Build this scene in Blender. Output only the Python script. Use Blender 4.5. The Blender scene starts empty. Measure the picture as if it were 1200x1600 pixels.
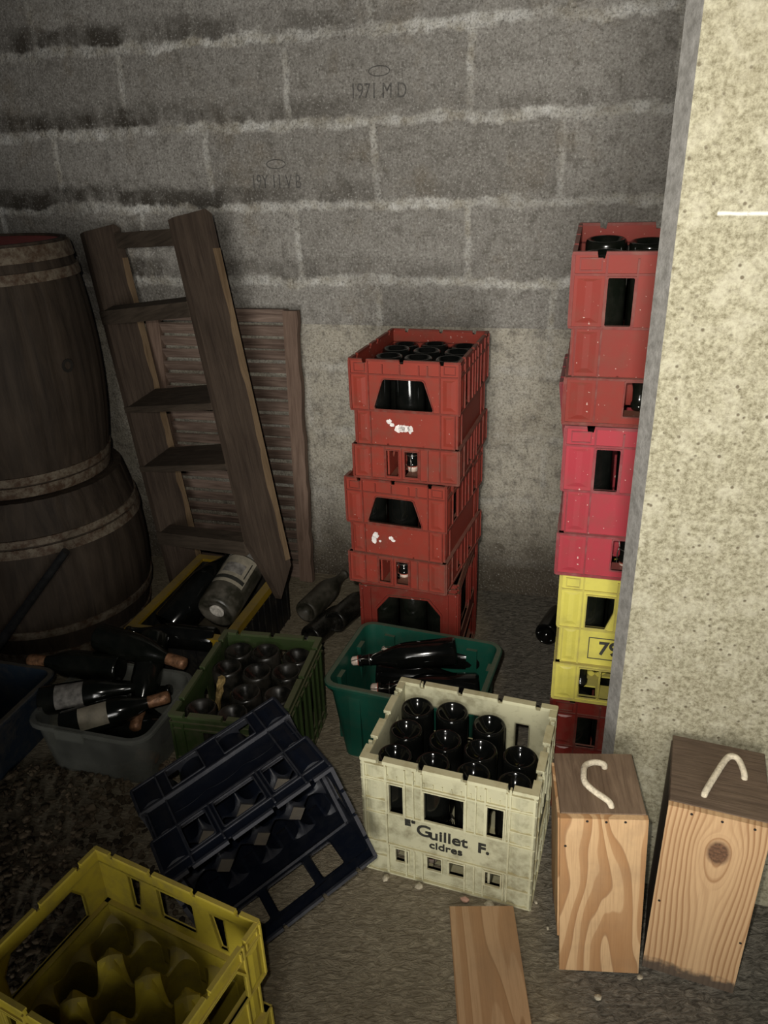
import bpy, bmesh, math, random
from mathutils import Vector, Matrix
from mathutils.geometry import tessellate_polygon
random.seed(7)
SC = bpy.context.scene
COL = SC.collection
PI = math.pi

# ------------------------------------------------------------------ camera, light, exposure
cam_d = bpy.data.cameras.new('camera'); cam = bpy.data.objects.new('camera', cam_d); COL.objects.link(cam)
cam_d.sensor_fit = 'VERTICAL'; cam_d.sensor_height = 24.0; cam_d.sensor_width = 18.0; cam_d.lens = 18.0
cam_d.clip_start = 0.02
cam.matrix_world = Matrix(((0.99945, 0.03319, 0.0, 0.0),
                           (-0.01381, 0.41600, -0.90926, 0.0),
                           (-0.03018, 0.90876, 0.41623, 1.574),
                           (0, 0, 0, 1)))
SC.camera = cam

world = bpy.data.worlds.new('world'); SC.world = world; world.use_nodes = True
world.node_tree.nodes['Background'].inputs[0].default_value = (0.80, 0.86, 1.0, 1)
world.node_tree.nodes['Background'].inputs[1].default_value = 0.013

def spot(name, loc, target, power, size_deg, blend, radius, color):
    d = bpy.data.lights.new(name, 'SPOT'); o = bpy.data.objects.new(name, d); COL.objects.link(o)
    d.energy = power; d.spot_size = math.radians(size_deg); d.spot_blend = blend
    d.shadow_soft_size = radius; d.color = color
    o.location = loc
    o.rotation_euler = (Vector(target) - Vector(loc)).to_track_quat('-Z', 'Y').to_euler()
    return o
# the torch in the photographer's hand, a little left of and above the lens, pointed at the right
spot('torch_light', (-0.045, 0.0, 1.635), (0.66, 1.75, 1.02), 100.0, 110, 1.0, 0.012, (1.0, 0.945, 0.85))
# daylight through the doorway behind the photographer
dl = bpy.data.lights.new('doorway_daylight', 'AREA'); dlo = bpy.data.objects.new('doorway_daylight', dl); COL.objects.link(dlo)
dl.shape = 'RECTANGLE'; dl.size = 0.75; dl.size_y = 2.0; dl.energy = 20.0; dl.color = (1.0, 0.975, 0.92); dl.spread = math.radians(75)
dlo.location = (-0.30, -1.40, 1.25)
dlo.rotation_euler = (Vector((0.35, 2.40, 1.62)) - Vector(dlo.location)).to_track_quat('-Z', 'Y').to_euler()

SC.view_settings.view_transform = 'Standard'
try: SC.view_settings.look = 'None'
except Exception: pass
SC.view_settings.gamma = 1.0
SC.view_settings.use_curve_mapping = False
SC.view_settings.exposure = 0.0

# ------------------------------------------------------------------ coordinates along the block wall
TH = -0.272
UX = Vector((math.cos(TH), math.sin(TH), 0)); NX = Vector((-math.sin(TH), math.cos(TH), 0))
def W(u, n, z=0.0): return UX*u + NX*n + Vector((0, 0, z))

# ------------------------------------------------------------------ object helpers
def tag(o, label=None, cat=None, group=None, kind=None):
    if label: o['label'] = label
    if cat: o['category'] = cat
    if group: o['group'] = group
    if kind: o['kind'] = kind
    return o
def thing(name, label, cat, loc=(0, 0, 0), rotz=0.0, group=None, rot=None):
    o = bpy.data.objects.new(name, None); COL.objects.link(o)
    o.empty_display_size = 0.05
    if rot is not None: o.rotation_euler = rot.to_euler() if hasattr(rot, 'to_euler') else rot
    else: o.rotation_euler = (0, 0, rotz)
    o.location = loc
    return tag(o, label, cat, group)
def mesh_obj(name, bm, mat, parent=None, smooth=False, sharp=None):
    bmesh.ops.recalc_face_normals(bm, faces=bm.faces[:])
    me = bpy.data.meshes.new(name); bm.to_mesh(me); bm.free()
    if smooth:
        me.polygons.foreach_set('use_smooth', [True]*len(me.polygons))
        if sharp:
            try: me.set_sharp_from_angle(angle=math.radians(sharp))
            except Exception: pass
    mats = mat if isinstance(mat, (list, tuple)) else ([mat, EDGE[mat]] if name == 'side_wall' and mat in EDGE else [mat])
    for m in mats: me.materials.append(m)
    o = bpy.data.objects.new(name, me); COL.objects.link(o)
    if parent: o.parent = parent
    return o
def copy_tree(o, parent=None):
    c = o.copy(); COL.objects.link(c)
    if parent: c.parent = parent
    for ch in list(o.children): copy_tree(ch, c)
    return c
I4 = Matrix.Identity(4)
def box(bm, x0, x1, y0, y1, z0, z1, M=I4, mi=0):
    v = [bm.verts.new(M @ Vector(p)) for p in ((x0,y0,z0),(x1,y0,z0),(x1,y1,z0),(x0,y1,z0),(x0,y0,z1),(x1,y0,z1),(x1,y1,z1),(x0,y1,z1))]
    for f in ((0,3,2,1),(4,5,6,7),(0,1,5,4),(1,2,6,5),(2,3,7,6),(3,0,4,7)):
        bm.faces.new([v[i] for i in f]).material_index = mi
def slab(bm, outer, holes, o0, o1, M, mi=0):
    """polygon with holes in the (s, z) plane, extruded from outward offset o0 to o1"""
    loops = [outer] + holes
    pts = [[Vector((p[0], p[1], 0)) for p in l] for l in loops]
    tris = tessellate_polygon(pts)
    flat = [p for l in loops for p in l]
    fr = [bm.verts.new(M @ Vector((p[0], o1, p[1]))) for p in flat]
    bk = [bm.verts.new(M @ Vector((p[0], o0, p[1]))) for p in flat]
    for t in tris:
        if len(set(t)) == 3:
            try: bm.faces.new([fr[i] for i in t]).material_index = mi; bm.faces.new([bk[i] for i in reversed(t)]).material_index = mi
            except ValueError: pass
    k = 0
    for l in loops:
        n = len(l)
        for i in range(n):
            a, b = k+i, k+(i+1) % n
            try: bm.faces.new((fr[a], fr[b], bk[b], bk[a])).material_index = mi
            except ValueError: pass
        k += n
def prism(bm, poly, d, M=I4):
    """poly: list of 3-vectors, extruded by vector d"""
    a = [bm.verts.new(M @ Vector(p)) for p in poly]; b = [bm.verts.new(M @ (Vector(p) + Vector(d))) for p in poly]
    n = len(poly)
    bm.faces.new(a); bm.faces.new(list(reversed(b)))
    for i in range(n): bm.faces.new((a[i], b[i], b[(i+1) % n], a[(i+1) % n]))
def lathe(bm, prof, seg=24, M=I4, cap0=True, cap1=True):
    rings = []
    for r, z in prof:
        rings.append([bm.verts.new(M @ Vector((r*math.cos(2*PI*k/seg), r*math.sin(2*PI*k/seg), z))) for k in range(seg)])
    for a, b in zip(rings, rings[1:]):
        for k in range(seg):
            bm.faces.new((a[k], a[(k+1) % seg], b[(k+1) % seg], b[k]))
    if cap0: bm.faces.new(list(reversed(rings[0])))
    if cap1: bm.faces.new(rings[-1])
def tube(bm, pts, r, seg=8, M=I4, closed=False):
    pts = [Vector(p) for p in pts]; n = len(pts); rings = []
    up = Vector((0.31, 0.22, 0.93)); prev = None
    for i, p in enumerate(pts):
        if closed: t = pts[(i+1) % n] - pts[i-1]
        else: t = pts[min(i+1, n-1)] - pts[max(i-1, 0)]
        t.normalize()
        if prev is None:
            a = t.cross(up)
            if a.length < 1e-3: a = t.cross(Vector((1, 0, 0)))
        else: a = prev - t*prev.dot(t)
        a.normalize(); prev = a; b = t.cross(a)
        rr = r(i/(n-1)) if callable(r) else r
        rings.append([bm.verts.new(M @ (p + a*rr*math.cos(2*PI*k/seg) + b*rr*math.sin(2*PI*k/seg))) for k in range(seg)])
    m = n if closed else n-1
    for i in range(m):
        A, B = rings[i], rings[(i+1) % n]
        for k in range(seg): bm.faces.new((A[k], A[(k+1) % seg], B[(k+1) % seg], B[k]))
    if not closed: bm.faces.new(list(reversed(rings[0]))); bm.faces.new(rings[-1])

# ------------------------------------------------------------------ materials
class NT:
    def __init__(s, name):
        s.m = bpy.data.materials.new(name); s.m.use_nodes = True
        s.t = s.m.node_tree; s.t.nodes.clear()
        s.out = s.n('ShaderNodeOutputMaterial'); s.b = s.n('ShaderNodeBsdfPrincipled')
        s.l(s.b.outputs[0], s.out.inputs[0])
    def n(s, typ, **kw):
        x = s.t.nodes.new(typ)
        for k, v in kw.items(): setattr(x, k, v)
        return x
    def l(s, a, b): s.t.links.new(a, b)
    def val(s, node, **kw):
        for k, v in kw.items():
            node.inputs[k.replace('_', ' ')].default_value = v
        return node
    def coord(s, which='Object', scale=(1, 1, 1), loc=(0, 0, 0), rot=(0, 0, 0)):
        c = s.n('ShaderNodeTexCoord'); m = s.n('ShaderNodeMapping')
        m.inputs['Scale'].default_value = scale; m.inputs['Location'].default_value = loc; m.inputs['Rotation'].default_value = rot
        s.l(c.outputs[which], m.inputs['Vector']); return m.outputs[0]
    def noise(s, vec, scale, detail=4, rough=0.55, dist=0.0):
        x = s.n('ShaderNodeTexNoise'); s.l(vec, x.inputs['Vector'])
        x.inputs['Scale'].default_value = scale; x.inputs['Detail'].default_value = detail
        x.inputs['Roughness'].default_value = rough; x.inputs['Distortion'].default_value = dist
        return x.outputs[0]
    def ramp(s, fac, stops, interp='LINEAR'):
        r = s.n('ShaderNodeValToRGB'); r.color_ramp.interpolation = interp
        e = r.color_ramp.elements
        while len(e) < len(stops): e.new(0.5)
        for i, (p, c) in enumerate(stops):
            e[i].position = p; e[i].color = (c, c, c, 1) if isinstance(c, (int, float)) else (*c, 1)
        s.l(fac, r.inputs[0]); return r.outputs[0]
    def mix(s, fac, a, b, typ='MIX'):
        x = s.n('ShaderNodeMix', data_type='RGBA', blend_type=typ)
        for sock, v in ((x.inputs[0], fac), (x.inputs[6], a), (x.inputs[7], b)):
            if isinstance(v, (int, float)): sock.default_value = v
            elif isinstance(v, tuple): sock.default_value = (*v, 1) if len(v) == 3 else v
            else: s.l(v, sock)
        return x.outputs[2]
    def math(s, op, a, b=0.0, c=0.0, clamp=False):
        x = s.n('ShaderNodeMath', operation=op); x.use_clamp = clamp
        for sock, v in zip(x.inputs, (a, b, c)):
            if isinstance(v, (int, float)): sock.default_value = v
            else: s.l(v, sock)
        return x.outputs[0]
    def bump(s, h, strength=0.3, dist=0.01, normal=None):
        x = s.n('ShaderNodeBump'); x.inputs['Strength'].default_value = strength; x.inputs['Distance'].default_value = dist
        s.l(h, x.inputs['Height'])
        if normal is not None: s.l(normal, x.inputs['Normal'])
        return x.outputs[0]
    def fin(s, color=None, rough=None, normal=None, **kw):
        if color is not None:
            if isinstance(color, tuple): s.b.inputs['Base Color'].default_value = (*color, 1)
            else: s.l(color, s.b.inputs['Base Color'])
        if rough is not None:
            if isinstance(rough, (int, float)): s.b.inputs['Roughness'].default_value = rough
            else: s.l(rough, s.b.inputs['Roughness'])
        if normal is not None: s.l(normal, s.b.inputs['Normal'])
        for k, v in kw.items(): s.b.inputs[k.replace('_', ' ')].default_value = v
        return s.m

def plastic(name, col, col2, dirt=(0.09, 0.075, 0.05), dirt_amt=0.5, rough=0.48, speck=0.0, spec=0.28):
    N = NT(name); v = N.coord()
    big = N.noise(v, 5, 4, 0.6); fine = N.noise(v, 38, 5, 0.65)
    base = N.mix(N.ramp(big, [(0.35, 0.0), (0.7, 1.0)]), col, col2)
    d = N.math('MULTIPLY', N.ramp(N.math('ADD', N.math('MULTIPLY', big, 0.45), N.math('MULTIPLY', fine, 0.55)), [(0.47, 0.0), (0.66, 1.0)]), dirt_amt)
    c = N.mix(d, base, dirt)
    # settled dust on upward faces of the moulding
    g = N.n('ShaderNodeTexCoord'); sx = N.n('ShaderNodeSeparateXYZ'); N.l(g.outputs['Normal'], sx.inputs[0])
    up = N.ramp(sx.outputs[2], [(0.6, 0.0), (0.95, 1.0)])
    c = N.mix(N.math('MULTIPLY', up, N.math('ADD', N.math('MULTIPLY', fine, 0.5), 0.15)), c, tuple(min(1, x*2.0) for x in dirt))
    if speck:
        sp = N.noise(v, 120, 2, 0.5); c = N.mix(N.math('MULTIPLY', N.ramp(sp, [(0.70, 0.0), (0.74, 1.0)]), speck), c, (0.7, 0.6, 0.52))
    r = N.math('ADD', rough, N.math('MULTIPLY', d, 0.35))
    b = N.bump(fine, 0.12, 0.003)
    return N.fin(c, r, b, Specular_IOR_Level=spec)

def flat_mat(name, col, rough=0.6, metallic=0.0, vary=0.25, scale=40, bump=0.0):
    N = NT(name); v = N.coord(); f = N.noise(v, scale, 4, 0.6)
    c = N.mix(N.ramp(f, [(0.3, 0.0), (0.7, 1.0)]), tuple(x*(1-vary) for x in col), tuple(min(1, x*(1+vary)) for x in col))
    nb = N.bump(f, bump, 0.004) if bump else None
    return N.fin(c, rough, nb, Metallic=metallic)

M_RED = plastic('red_plastic', (0.235, 0.036, 0.023), (0.185, 0.030, 0.020), dirt_amt=0.30, rough=0.52, speck=0.35, spec=0.14)
M_REDL = plastic('faded_red_plastic', (0.180, 0.026, 0.019), (0.150, 0.028, 0.022), dirt_amt=0.2, rough=0.55, speck=0.4, spec=0.12)
M_PINK = plastic('pink_red_plastic', (0.29, 0.030, 0.042), (0.25, 0.034, 0.042), dirt_amt=0.2, rough=0.55, speck=0.6, spec=0.12)
M_DRED = plastic('dark_red_plastic', (0.13, 0.014, 0.010), (0.085, 0.011, 0.008), dirt_amt=0.35, rough=0.42)
M_YEL = plastic('yellow_plastic', (0.50, 0.45, 0.085), (0.42, 0.37, 0.07), dirt_amt=0.22, rough=0.42)
M_YELF = plastic('grimy_yellow_plastic', (0.38, 0.30, 0.030), (0.28, 0.22, 0.024), dirt_amt=0.45, rough=0.42)
M_CREAM = plastic('cream_plastic', (0.53, 0.51, 0.34), (0.43, 0.42, 0.29), dirt=(0.15, 0.125, 0.06), dirt_amt=0.75, rough=0.46)
M_GREEN = plastic('green_plastic', (0.034, 0.056, 0.017), (0.022, 0.038, 0.012), dirt_amt=0.4, rough=0.5)
M_TEAL = plastic('teal_plastic', (0.008, 0.072, 0.047), (0.007, 0.055, 0.036), dirt_amt=0.15, rough=0.42)
M_BLUE = plastic('navy_plastic', (0.0042, 0.0065, 0.0135), (0.003, 0.0045, 0.009), dirt=(0.022, 0.022, 0.024), dirt_amt=0.25, rough=0.42)
def worn(name, col, dust, amt=0.55, rough=0.5): return plastic(name, col, tuple(x*0.8 for x in col), dirt=dust, dirt_amt=amt, rough=rough, spec=0.15)
EDGE = {M_RED: worn('worn_red_rib', (0.165, 0.028, 0.019), (0.17, 0.10, 0.075)), M_REDL: worn('worn_faded_red_rib', (0.14, 0.024, 0.019), (0.18, 0.11, 0.09)),
        M_PINK: worn('worn_pink_rib', (0.19, 0.028, 0.034), (0.22, 0.12, 0.11)), M_DRED: worn('worn_dark_red_rib', (0.085, 0.013, 0.010), (0.10, 0.06, 0.045)),
        M_YEL: worn('worn_yellow_rib', (0.42, 0.37, 0.08), (0.22, 0.18, 0.08), 0.7), M_YELF: worn('worn_grimy_yellow_rib', (0.44, 0.35, 0.05), (0.16, 0.12, 0.04), 0.5),
        M_CREAM: worn('worn_cream_rib', (0.60, 0.58, 0.39), (0.20, 0.16, 0.075), 0.5), M_GREEN: worn('worn_green_rib', (0.062, 0.082, 0.035), (0.07, 0.065, 0.04)),
        M_BLUE: worn('scuffed_navy_rib', (0.019, 0.021, 0.028), (0.050, 0.050, 0.054), 0.6)}
M_LBLUE = plastic('blue_plastic', (0.016, 0.026, 0.040), (0.012, 0.019, 0.030), dirt_amt=0.4, rough=0.5)
M_TUBBLK = plastic('black_plastic', (0.010, 0.010, 0.010), (0.014, 0.013, 0.012), dirt_amt=0.3, rough=0.5)
M_BAND = plastic('yellow_band_plastic', (0.33, 0.215, 0.014), (0.24, 0.15, 0.010), dirt_amt=0.4, rough=0.5)

def glass_mat(name, col, dust, dust_amt, rough=0.09):
    N = NT(name); v = N.coord(); f = N.noise(v, 30, 5, 0.65); g = N.noise(v, 8, 3, 0.5)
    d = N.math('MULTIPLY', N.ramp(N.math('ADD', N.math('MULTIPLY', f, 0.5), N.math('MULTIPLY', g, 0.5)), [(0.42, 0.0), (0.65, 1.0)]), dust_amt)
    c = N.mix(d, col, dust); r = N.math('ADD', rough, N.math('MULTIPLY', d, 0.6))
    return N.fin(c, r, None, Specular_IOR_Level=0.5)
M_GLASS = glass_mat('dark_bottle_glass', (0.0035, 0.0045, 0.003), (0.05, 0.046, 0.038), 0.13, 0.13)
M_GLASSB = glass_mat('black_bottle_glass', (0.003, 0.0035, 0.003), (0.05, 0.045, 0.04), 0.08)
M_GLASSD = glass_mat('dusty_bottle_glass', (0.022, 0.021, 0.014), (0.095, 0.082, 0.062), 0.8, 0.35)
M_GLASSD2 = glass_mat('grimy_bottle_glass', (0.006, 0.006, 0.0045), (0.055, 0.048, 0.038), 0.45, 0.2)
M_WIRE = flat_mat('bail_wire', (0.30, 0.28, 0.25), 0.35, 0.9, 0.3)
M_PORC = flat_mat('porcelain', (0.62, 0.50, 0.42), 0.3)
M_RUBBER = flat_mat('red_rubber_washer', (0.35, 0.07, 0.04), 0.6)
M_FOIL = flat_mat('copper_foil', (0.22, 0.11, 0.055), 0.45, 0.35, 0.6, 60, 0.8)
M_GOLD = flat_mat('gold_foil', (0.45, 0.32, 0.13), 0.35, 0.5, 0.4, 70, 0.5)
M_LABEL = flat_mat('paper_label', (0.22, 0.195, 0.145), 0.8, 0, 0.3, 30)
M_LABELG = flat_mat('grey_label', (0.15, 0.14, 0.125), 0.7, 0, 0.6, 50)
M_INK = flat_mat('black_ink', (0.020, 0.020, 0.016), 0.6, 0, 0.4, 90)
M_STICK = flat_mat('torn_white_sticker', (0.68, 0.63, 0.60), 0.75, 0, 0.3, 90)
M_ROPE = flat_mat('old_rope', (0.60, 0.53, 0.40), 0.9, 0, 0.25, 160, 0.6)
M_NAIL = flat_mat('nail_hole', (0.012, 0.009, 0.006), 0.7)
M_STONE = flat_mat('chip_stone', (0.42, 0.37, 0.27), 0.85, 0, 0.35, 60, 0.3)
M_POLE = flat_mat('black_pole', (0.012, 0.012, 0.012), 0.35, 0, 0.4)

def wood_old(name, a, b, axis='z', scale=1.0, rough=0.75):
    N = NT(name)
    sc = {'z': (14, 14, 1.2), 'x': (1.2, 14, 14), 'y': (14, 1.2, 14)}[axis]
    v = N.coord(scale=tuple(x*scale for x in sc)); vv = N.coord()
    g = N.noise(v, 5, 6, 0.65, 0.6); big = N.noise(vv, 6, 3, 0.5)
    c = N.mix(N.ramp(N.math('ADD', N.math('MULTIPLY', g, 0.7), N.math('MULTIPLY', big, 0.3)), [(0.32, 0.0), (0.68, 1.0)]), a, b)
    return N.fin(c, rough, N.bump(g, 0.45, 0.006), Specular_IOR_Level=0.25)
M_LADDER = wood_old('ladder_wood', (0.026, 0.017, 0.012), (0.072, 0.051, 0.036))
M_LADDERX = wood_old('ladder_tread_wood', (0.026, 0.019, 0.013), (0.075, 0.056, 0.040), 'x')
M_LADEDGE = wood_old('ladder_worn_edge', (0.085, 0.053, 0.027), (0.19, 0.13, 0.075))
M_SHUT = wood_old('shutter_wood', (0.085, 0.052, 0.037), (0.205, 0.140, 0.104))
M_SHUTX = wood_old('shutter_slat_wood', (0.060, 0.036, 0.027), (0.26, 0.19, 0.15), 'x')
M_BARREL = wood_old('barrel_staves', (0.016, 0.011, 0.0075), (0.052, 0.037, 0.025), 'z', 0.5)
M_BHEAD = flat_mat('red_barrel_head', (0.33, 0.03, 0.028), 0.7)
M_LID = wood_old('box_lid_wood', (0.105, 0.068, 0.044), (0.235, 0.165, 0.110), 'y', 1.5)
M_LIDX = wood_old('pale_plank_lid_wood', (0.080, 0.055, 0.039), (0.175, 0.124, 0.086), 'x', 1.5)
M_BOXSIDE = wood_old('box_side_wood', (0.05, 0.036, 0.026), (0.12, 0.088, 0.06))  # far darker than the fronts: shade of the grazing light put into the colour

def rust_mat():
    N = NT('rusty_hoop'); v = N.coord(scale=(1, 1, 1)); f = N.noise(v, 28, 6, 0.7); g = N.noise(v, 90, 3, 0.6)
    c = N.mix(N.ramp(f, [(0.40, 0.0), (0.60, 1.0)]), (0.060, 0.032, 0.016), (0.16, 0.13, 0.092))
    c = N.mix(N.math('MULTIPLY', N.ramp(g, [(0.55, 0.0), (0.7, 1.0)]), 0.7), c, (0.05, 0.03, 0.018))
    return N.fin(c, 0.75, N.bump(g, 0.5, 0.004), Metallic=0.15)
M_HOOP = rust_mat()

def plywood(name, seed, lo=(0.40, 0.215, 0.095), hi=(0.62, 0.41, 0.22), dark=(0.27, 0.135, 0.06)):
    """rotary-cut plywood: broad wavy bands running up the board (x across, z up)"""
    N = NT(name); v = N.coord(scale=(1, 1, 0.13), loc=(seed, seed*0.7, 0)); vv = N.coord()
    warp = N.noise(v, 8.0, 2, 0.45, 0.7)
    sx = N.n('ShaderNodeSeparateXYZ'); N.l(N.coord(loc=(seed, 0, 0)), sx.inputs[0])
    f = N.math('ADD', N.math('MULTIPLY', sx.outputs[0], 20.0), N.math('MULTIPLY', warp, 6.0))
    fr = N.math('FRACT', f)
    bands = N.ramp(fr, [(0.0, 0.0), (0.45, 0.12), (0.50, 0.75), (0.92, 1.0), (1.0, 0.0)])
    fine = N.noise(N.coord(scale=(1, 1, 0.04)), 260, 3, 0.6)
    c = N.mix(bands, hi, lo)
    c = N.mix(N.ramp(fr, [(0.90, 0.0), (0.96, 0.6), (1.0, 0.1)]), c, dark)
    c = N.mix(N.math('MULTIPLY', N.ramp(fine, [(0.45, 0.0), (0.7, 1.0)]), 0.30), c, dark)
    grime = N.noise(vv, 9, 4, 0.6)
    c = N.mix(N.math('MULTIPLY', N.ramp(grime, [(0.5, 0.0), (0.75, 1.0)]), 0.35), c, (0.22, 0.15, 0.09))
    return N.fin(c, 0.62, N.bump(fine, 0.15, 0.002), Specular_IOR_Level=0.25)
M_PLY = plywood('plywood_front', 0.37)
M_PLY2 = plywood('plywood_offcut', 1.93, (0.36, 0.205, 0.10), (0.47, 0.30, 0.165), (0.24, 0.13, 0.06))

def pine_knot(name, xk, zk):
    """flat-sawn pine with cathedral grain wrapped round one knot"""
    N = NT(name)
    sx = N.n('ShaderNodeSeparateXYZ'); N.l(N.coord(), sx.inputs[0])
    warp = N.noise(N.coord(scale=(1, 1, 0.3)), 9, 3, 0.5)
    dx = N.math('SUBTRACT', sx.outputs[0], xk); dz = N.math('SUBTRACT', sx.outputs[2], zk)
    dzl = N.math('ADD', N.math('MULTIPLY', N.math('MAXIMUM', dz, 0.0), 0.60), N.math('MULTIPLY', N.math('MINIMUM', dz, 0.0), 0.30))
    r2 = N.math('ADD', N.math('MULTIPLY', dx, dx), N.math('MULTIPLY', dzl, dzl))
    dzk = N.math('MULTIPLY', dz, 0.68); rk = N.math('SQRT', N.math('ADD', N.math('MULTIPLY', dx, dx), N.math('MULTIPLY', dzk, dzk)))
    # grain lines stream past the knot and close behind it
    psi = N.math('MULTIPLY', dx, N.math('SUBTRACT', 1.0, N.math('DIVIDE', 0.00085, N.math('MAXIMUM', r2, 0.00085))))
    psi = N.math('ADD', psi, N.math('MULTIPLY', N.math('SUBTRACT', warp, 0.5), 0.020))
    fr = N.math('FRACT', N.math('MULTIPLY', psi, 95.0))
    line = N.ramp(fr, [(0.0, 0.1), (0.45, 0.2), (0.78, 0.95), (0.90, 0.85), (1.0, 0.1)])
    ring = N.ramp(N.math('FRACT', N.math('MULTIPLY', N.math('SQRT', r2), 82.0)), [(0.0, 0.1), (0.6, 0.2), (0.85, 0.9), (1.0, 0.1)])
    inside = N.math('LESS_THAN', r2, 0.00085)
    line = N.mix(inside, line, ring)
    lone = N.math('MULTIPLY', line, N.math('MAXIMUM', inside, N.ramp(N.math('ABSOLUTE', psi), [(0.008, 0.35), (0.030, 1.0)])))
    c = N.mix(lone, (0.60, 0.395, 0.215), (0.33, 0.175, 0.08))
    fine = N.noise(N.coord(scale=(1, 1, 0.04)), 240, 3, 0.6)
    c = N.mix(N.math('MULTIPLY', N.ramp(fine, [(0.45, 0.0), (0.7, 1.0)]), 0.25), c, (0.30, 0.17, 0.08))
    c = N.mix(N.ramp(rk, [(0.0185, 1.0), (0.0205, 0.0)]), c, N.mix(N.ramp(N.noise(N.coord(), 160, 3), [(0.4, 0.0), (0.6, 1.0)]), (0.10, 0.055, 0.032), (0.19, 0.10, 0.055)))
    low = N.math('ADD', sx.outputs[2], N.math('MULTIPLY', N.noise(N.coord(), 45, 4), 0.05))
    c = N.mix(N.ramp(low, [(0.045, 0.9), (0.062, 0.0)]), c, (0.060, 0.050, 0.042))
    return N.fin(c, 0.62, N.bump(fine, 0.15, 0.002), Specular_IOR_Level=0.25)

# ------------------------------------------------------------------ the place: wall, pillar, floor
def block_wall_mat():
    N = NT('concrete_blocks'); co = N.coord()
    sx = N.n('ShaderNodeSeparateXYZ'); N.l(co, sx.inputs[0]); u, z = sx.outputs[0], sx.outputs[2]
    d1 = N.noise(N.coord(loc=(3, 0, 1)), 7, 4, 0.62); d2 = N.noise(N.coord(loc=(11, 0, 5)), 34, 3, 0.6); d3 = N.noise(N.coord(loc=(5, 0, 9)), 7, 4, 0.62)
    wob = N.math('ADD', N.math('MULTIPLY', N.math('SUBTRACT', d1, 0.5), 0.075), N.math('MULTIPLY', N.math('SUBTRACT', d2, 0.5), 0.028))
    wobu = N.math('ADD', N.math('MULTIPLY', N.math('SUBTRACT', d3, 0.5), 0.040), N.math('MULTIPLY', N.math('SUBTRACT', d2, 0.5), 0.02))
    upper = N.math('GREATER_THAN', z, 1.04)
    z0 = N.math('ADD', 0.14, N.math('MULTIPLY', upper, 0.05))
    zr = N.math('ADD', N.math('SUBTRACT', z, z0), N.math('ADD', wob, 1.0))          # rows of 0.25 m
    rf = N.math('FRACT', N.math('MULTIPLY', zr, 4.0))                                # 0 at a bed joint, rising to the next
    ri = N.math('FLOOR', N.math('MULTIPLY', zr, 4.0))
    par = N.math('MODULO', ri, 2.0)
    xu = N.math('ADD', N.math('ADD', u, 10.0*0.597 + 1.02), N.math('ADD', wobu, N.math('MULTIPLY', par, 0.31)))
    uf = N.math('FRACT', N.math('DIVIDE', xu, 0.597))
    bed = N.math('MINIMUM', rf, N.math('SUBTRACT', 1.0, rf))                         # x0.25 m
    head = N.math('MINIMUM', uf, N.math('SUBTRACT', 1.0, uf))                        # x0.597 m
    bedm = N.ramp(N.math('ADD', bed, N.math('MULTIPLY', N.math('SUBTRACT', N.noise(N.coord(loc=(9, 0, 2)), 9, 5, 0.7), 0.5), 0.14)), [(0.040, 1.0), (0.085, 0.0)])
    headm = N.math('MULTIPLY', N.ramp(head, [(0.010, 1.0), (0.024, 0.0)]), N.ramp(N.noise(N.coord(loc=(4, 0, 8)), 5, 3), [(0.32, 0.25), (0.55, 0.95)]))
    mort = N.math('MAXIMUM', bedm, headm)
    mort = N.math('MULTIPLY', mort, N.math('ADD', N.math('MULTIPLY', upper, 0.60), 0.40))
    cell = N.n('ShaderNodeTexWhiteNoise', noise_dimensions='2D')
    cv = N.n('ShaderNodeCombineXYZ'); N.l(N.math('FLOOR', N.math('DIVIDE', xu, 0.597)), cv.inputs[0]); N.l(ri, cv.inputs[1]); N.l(cv.outputs[0], cell.inputs['Vector'])
    grain = N.noise(co, 130, 4, 0.75); mid = N.noise(co, 16, 5, 0.65); patch = N.noise(N.coord(loc=(0, 0, 4)), 2.2, 4, 0.6)
    agg = N.noise(N.coord(loc=(2, 0, 6)), 48, 4, 0.7)
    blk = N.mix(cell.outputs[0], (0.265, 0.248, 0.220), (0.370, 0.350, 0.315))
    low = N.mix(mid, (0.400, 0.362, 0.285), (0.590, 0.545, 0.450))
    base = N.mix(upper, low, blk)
    base = N.mix(N.ramp(mid, [(0.32, 0.7), (0.50, 0.0)]), base, (0.145, 0.132, 0.112))
    base = N.mix(N.math('MULTIPLY', N.ramp(patch, [(0.5, 0.0), (0.72, 1.0)]), 0.5), base, (0.42, 0.40, 0.365))
    mc = N.mix(N.ramp(N.noise(N.coord(loc=(2, 0, 2)), 12, 5, 0.7), [(0.38, 0.0), (0.62, 1.0)]), (0.40, 0.365, 0.295), (0.76, 0.745, 0.70))
    c = N.mix(N.math('MULTIPLY', mort, N.ramp(N.noise(N.coord(loc=(6, 0, 1)), 3.0, 4, 0.65), [(0.34, 0.35), (0.58, 1.0)])), base, mc)
    c = N.mix(N.math('MULTIPLY', N.ramp(N.noise(N.coord(loc=(8, 0, 3)), 4.5, 5, 0.7), [(0.54, 0.0), (0.70, 1.0)]), 0.45), c, (0.20, 0.155, 0.095))
    c = N.mix(N.ramp(agg, [(0.34, 0.38), (0.50, 0.0)]), c, (0.115, 0.103, 0.086))
    c = N.mix(N.ramp(agg, [(0.54, 0.0), (0.68, 0.32)]), c, (0.55, 0.53, 0.48))
    # damp stains that sit along the foot of the blocks at the left end of the wall
    st = N.noise(N.coord(scale=(1, 1, 0.6), loc=(7, 0, 3)), 5.0, 5, 0.65)
    side = N.ramp(N.math('ADD', N.math('MULTIPLY', u, 0.4), N.math('ADD', 1.0, N.math('MULTIPLY', st, -0.25))), [(0.22, 1.0), (0.62, 0.25), (0.95, 0.12)])
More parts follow.
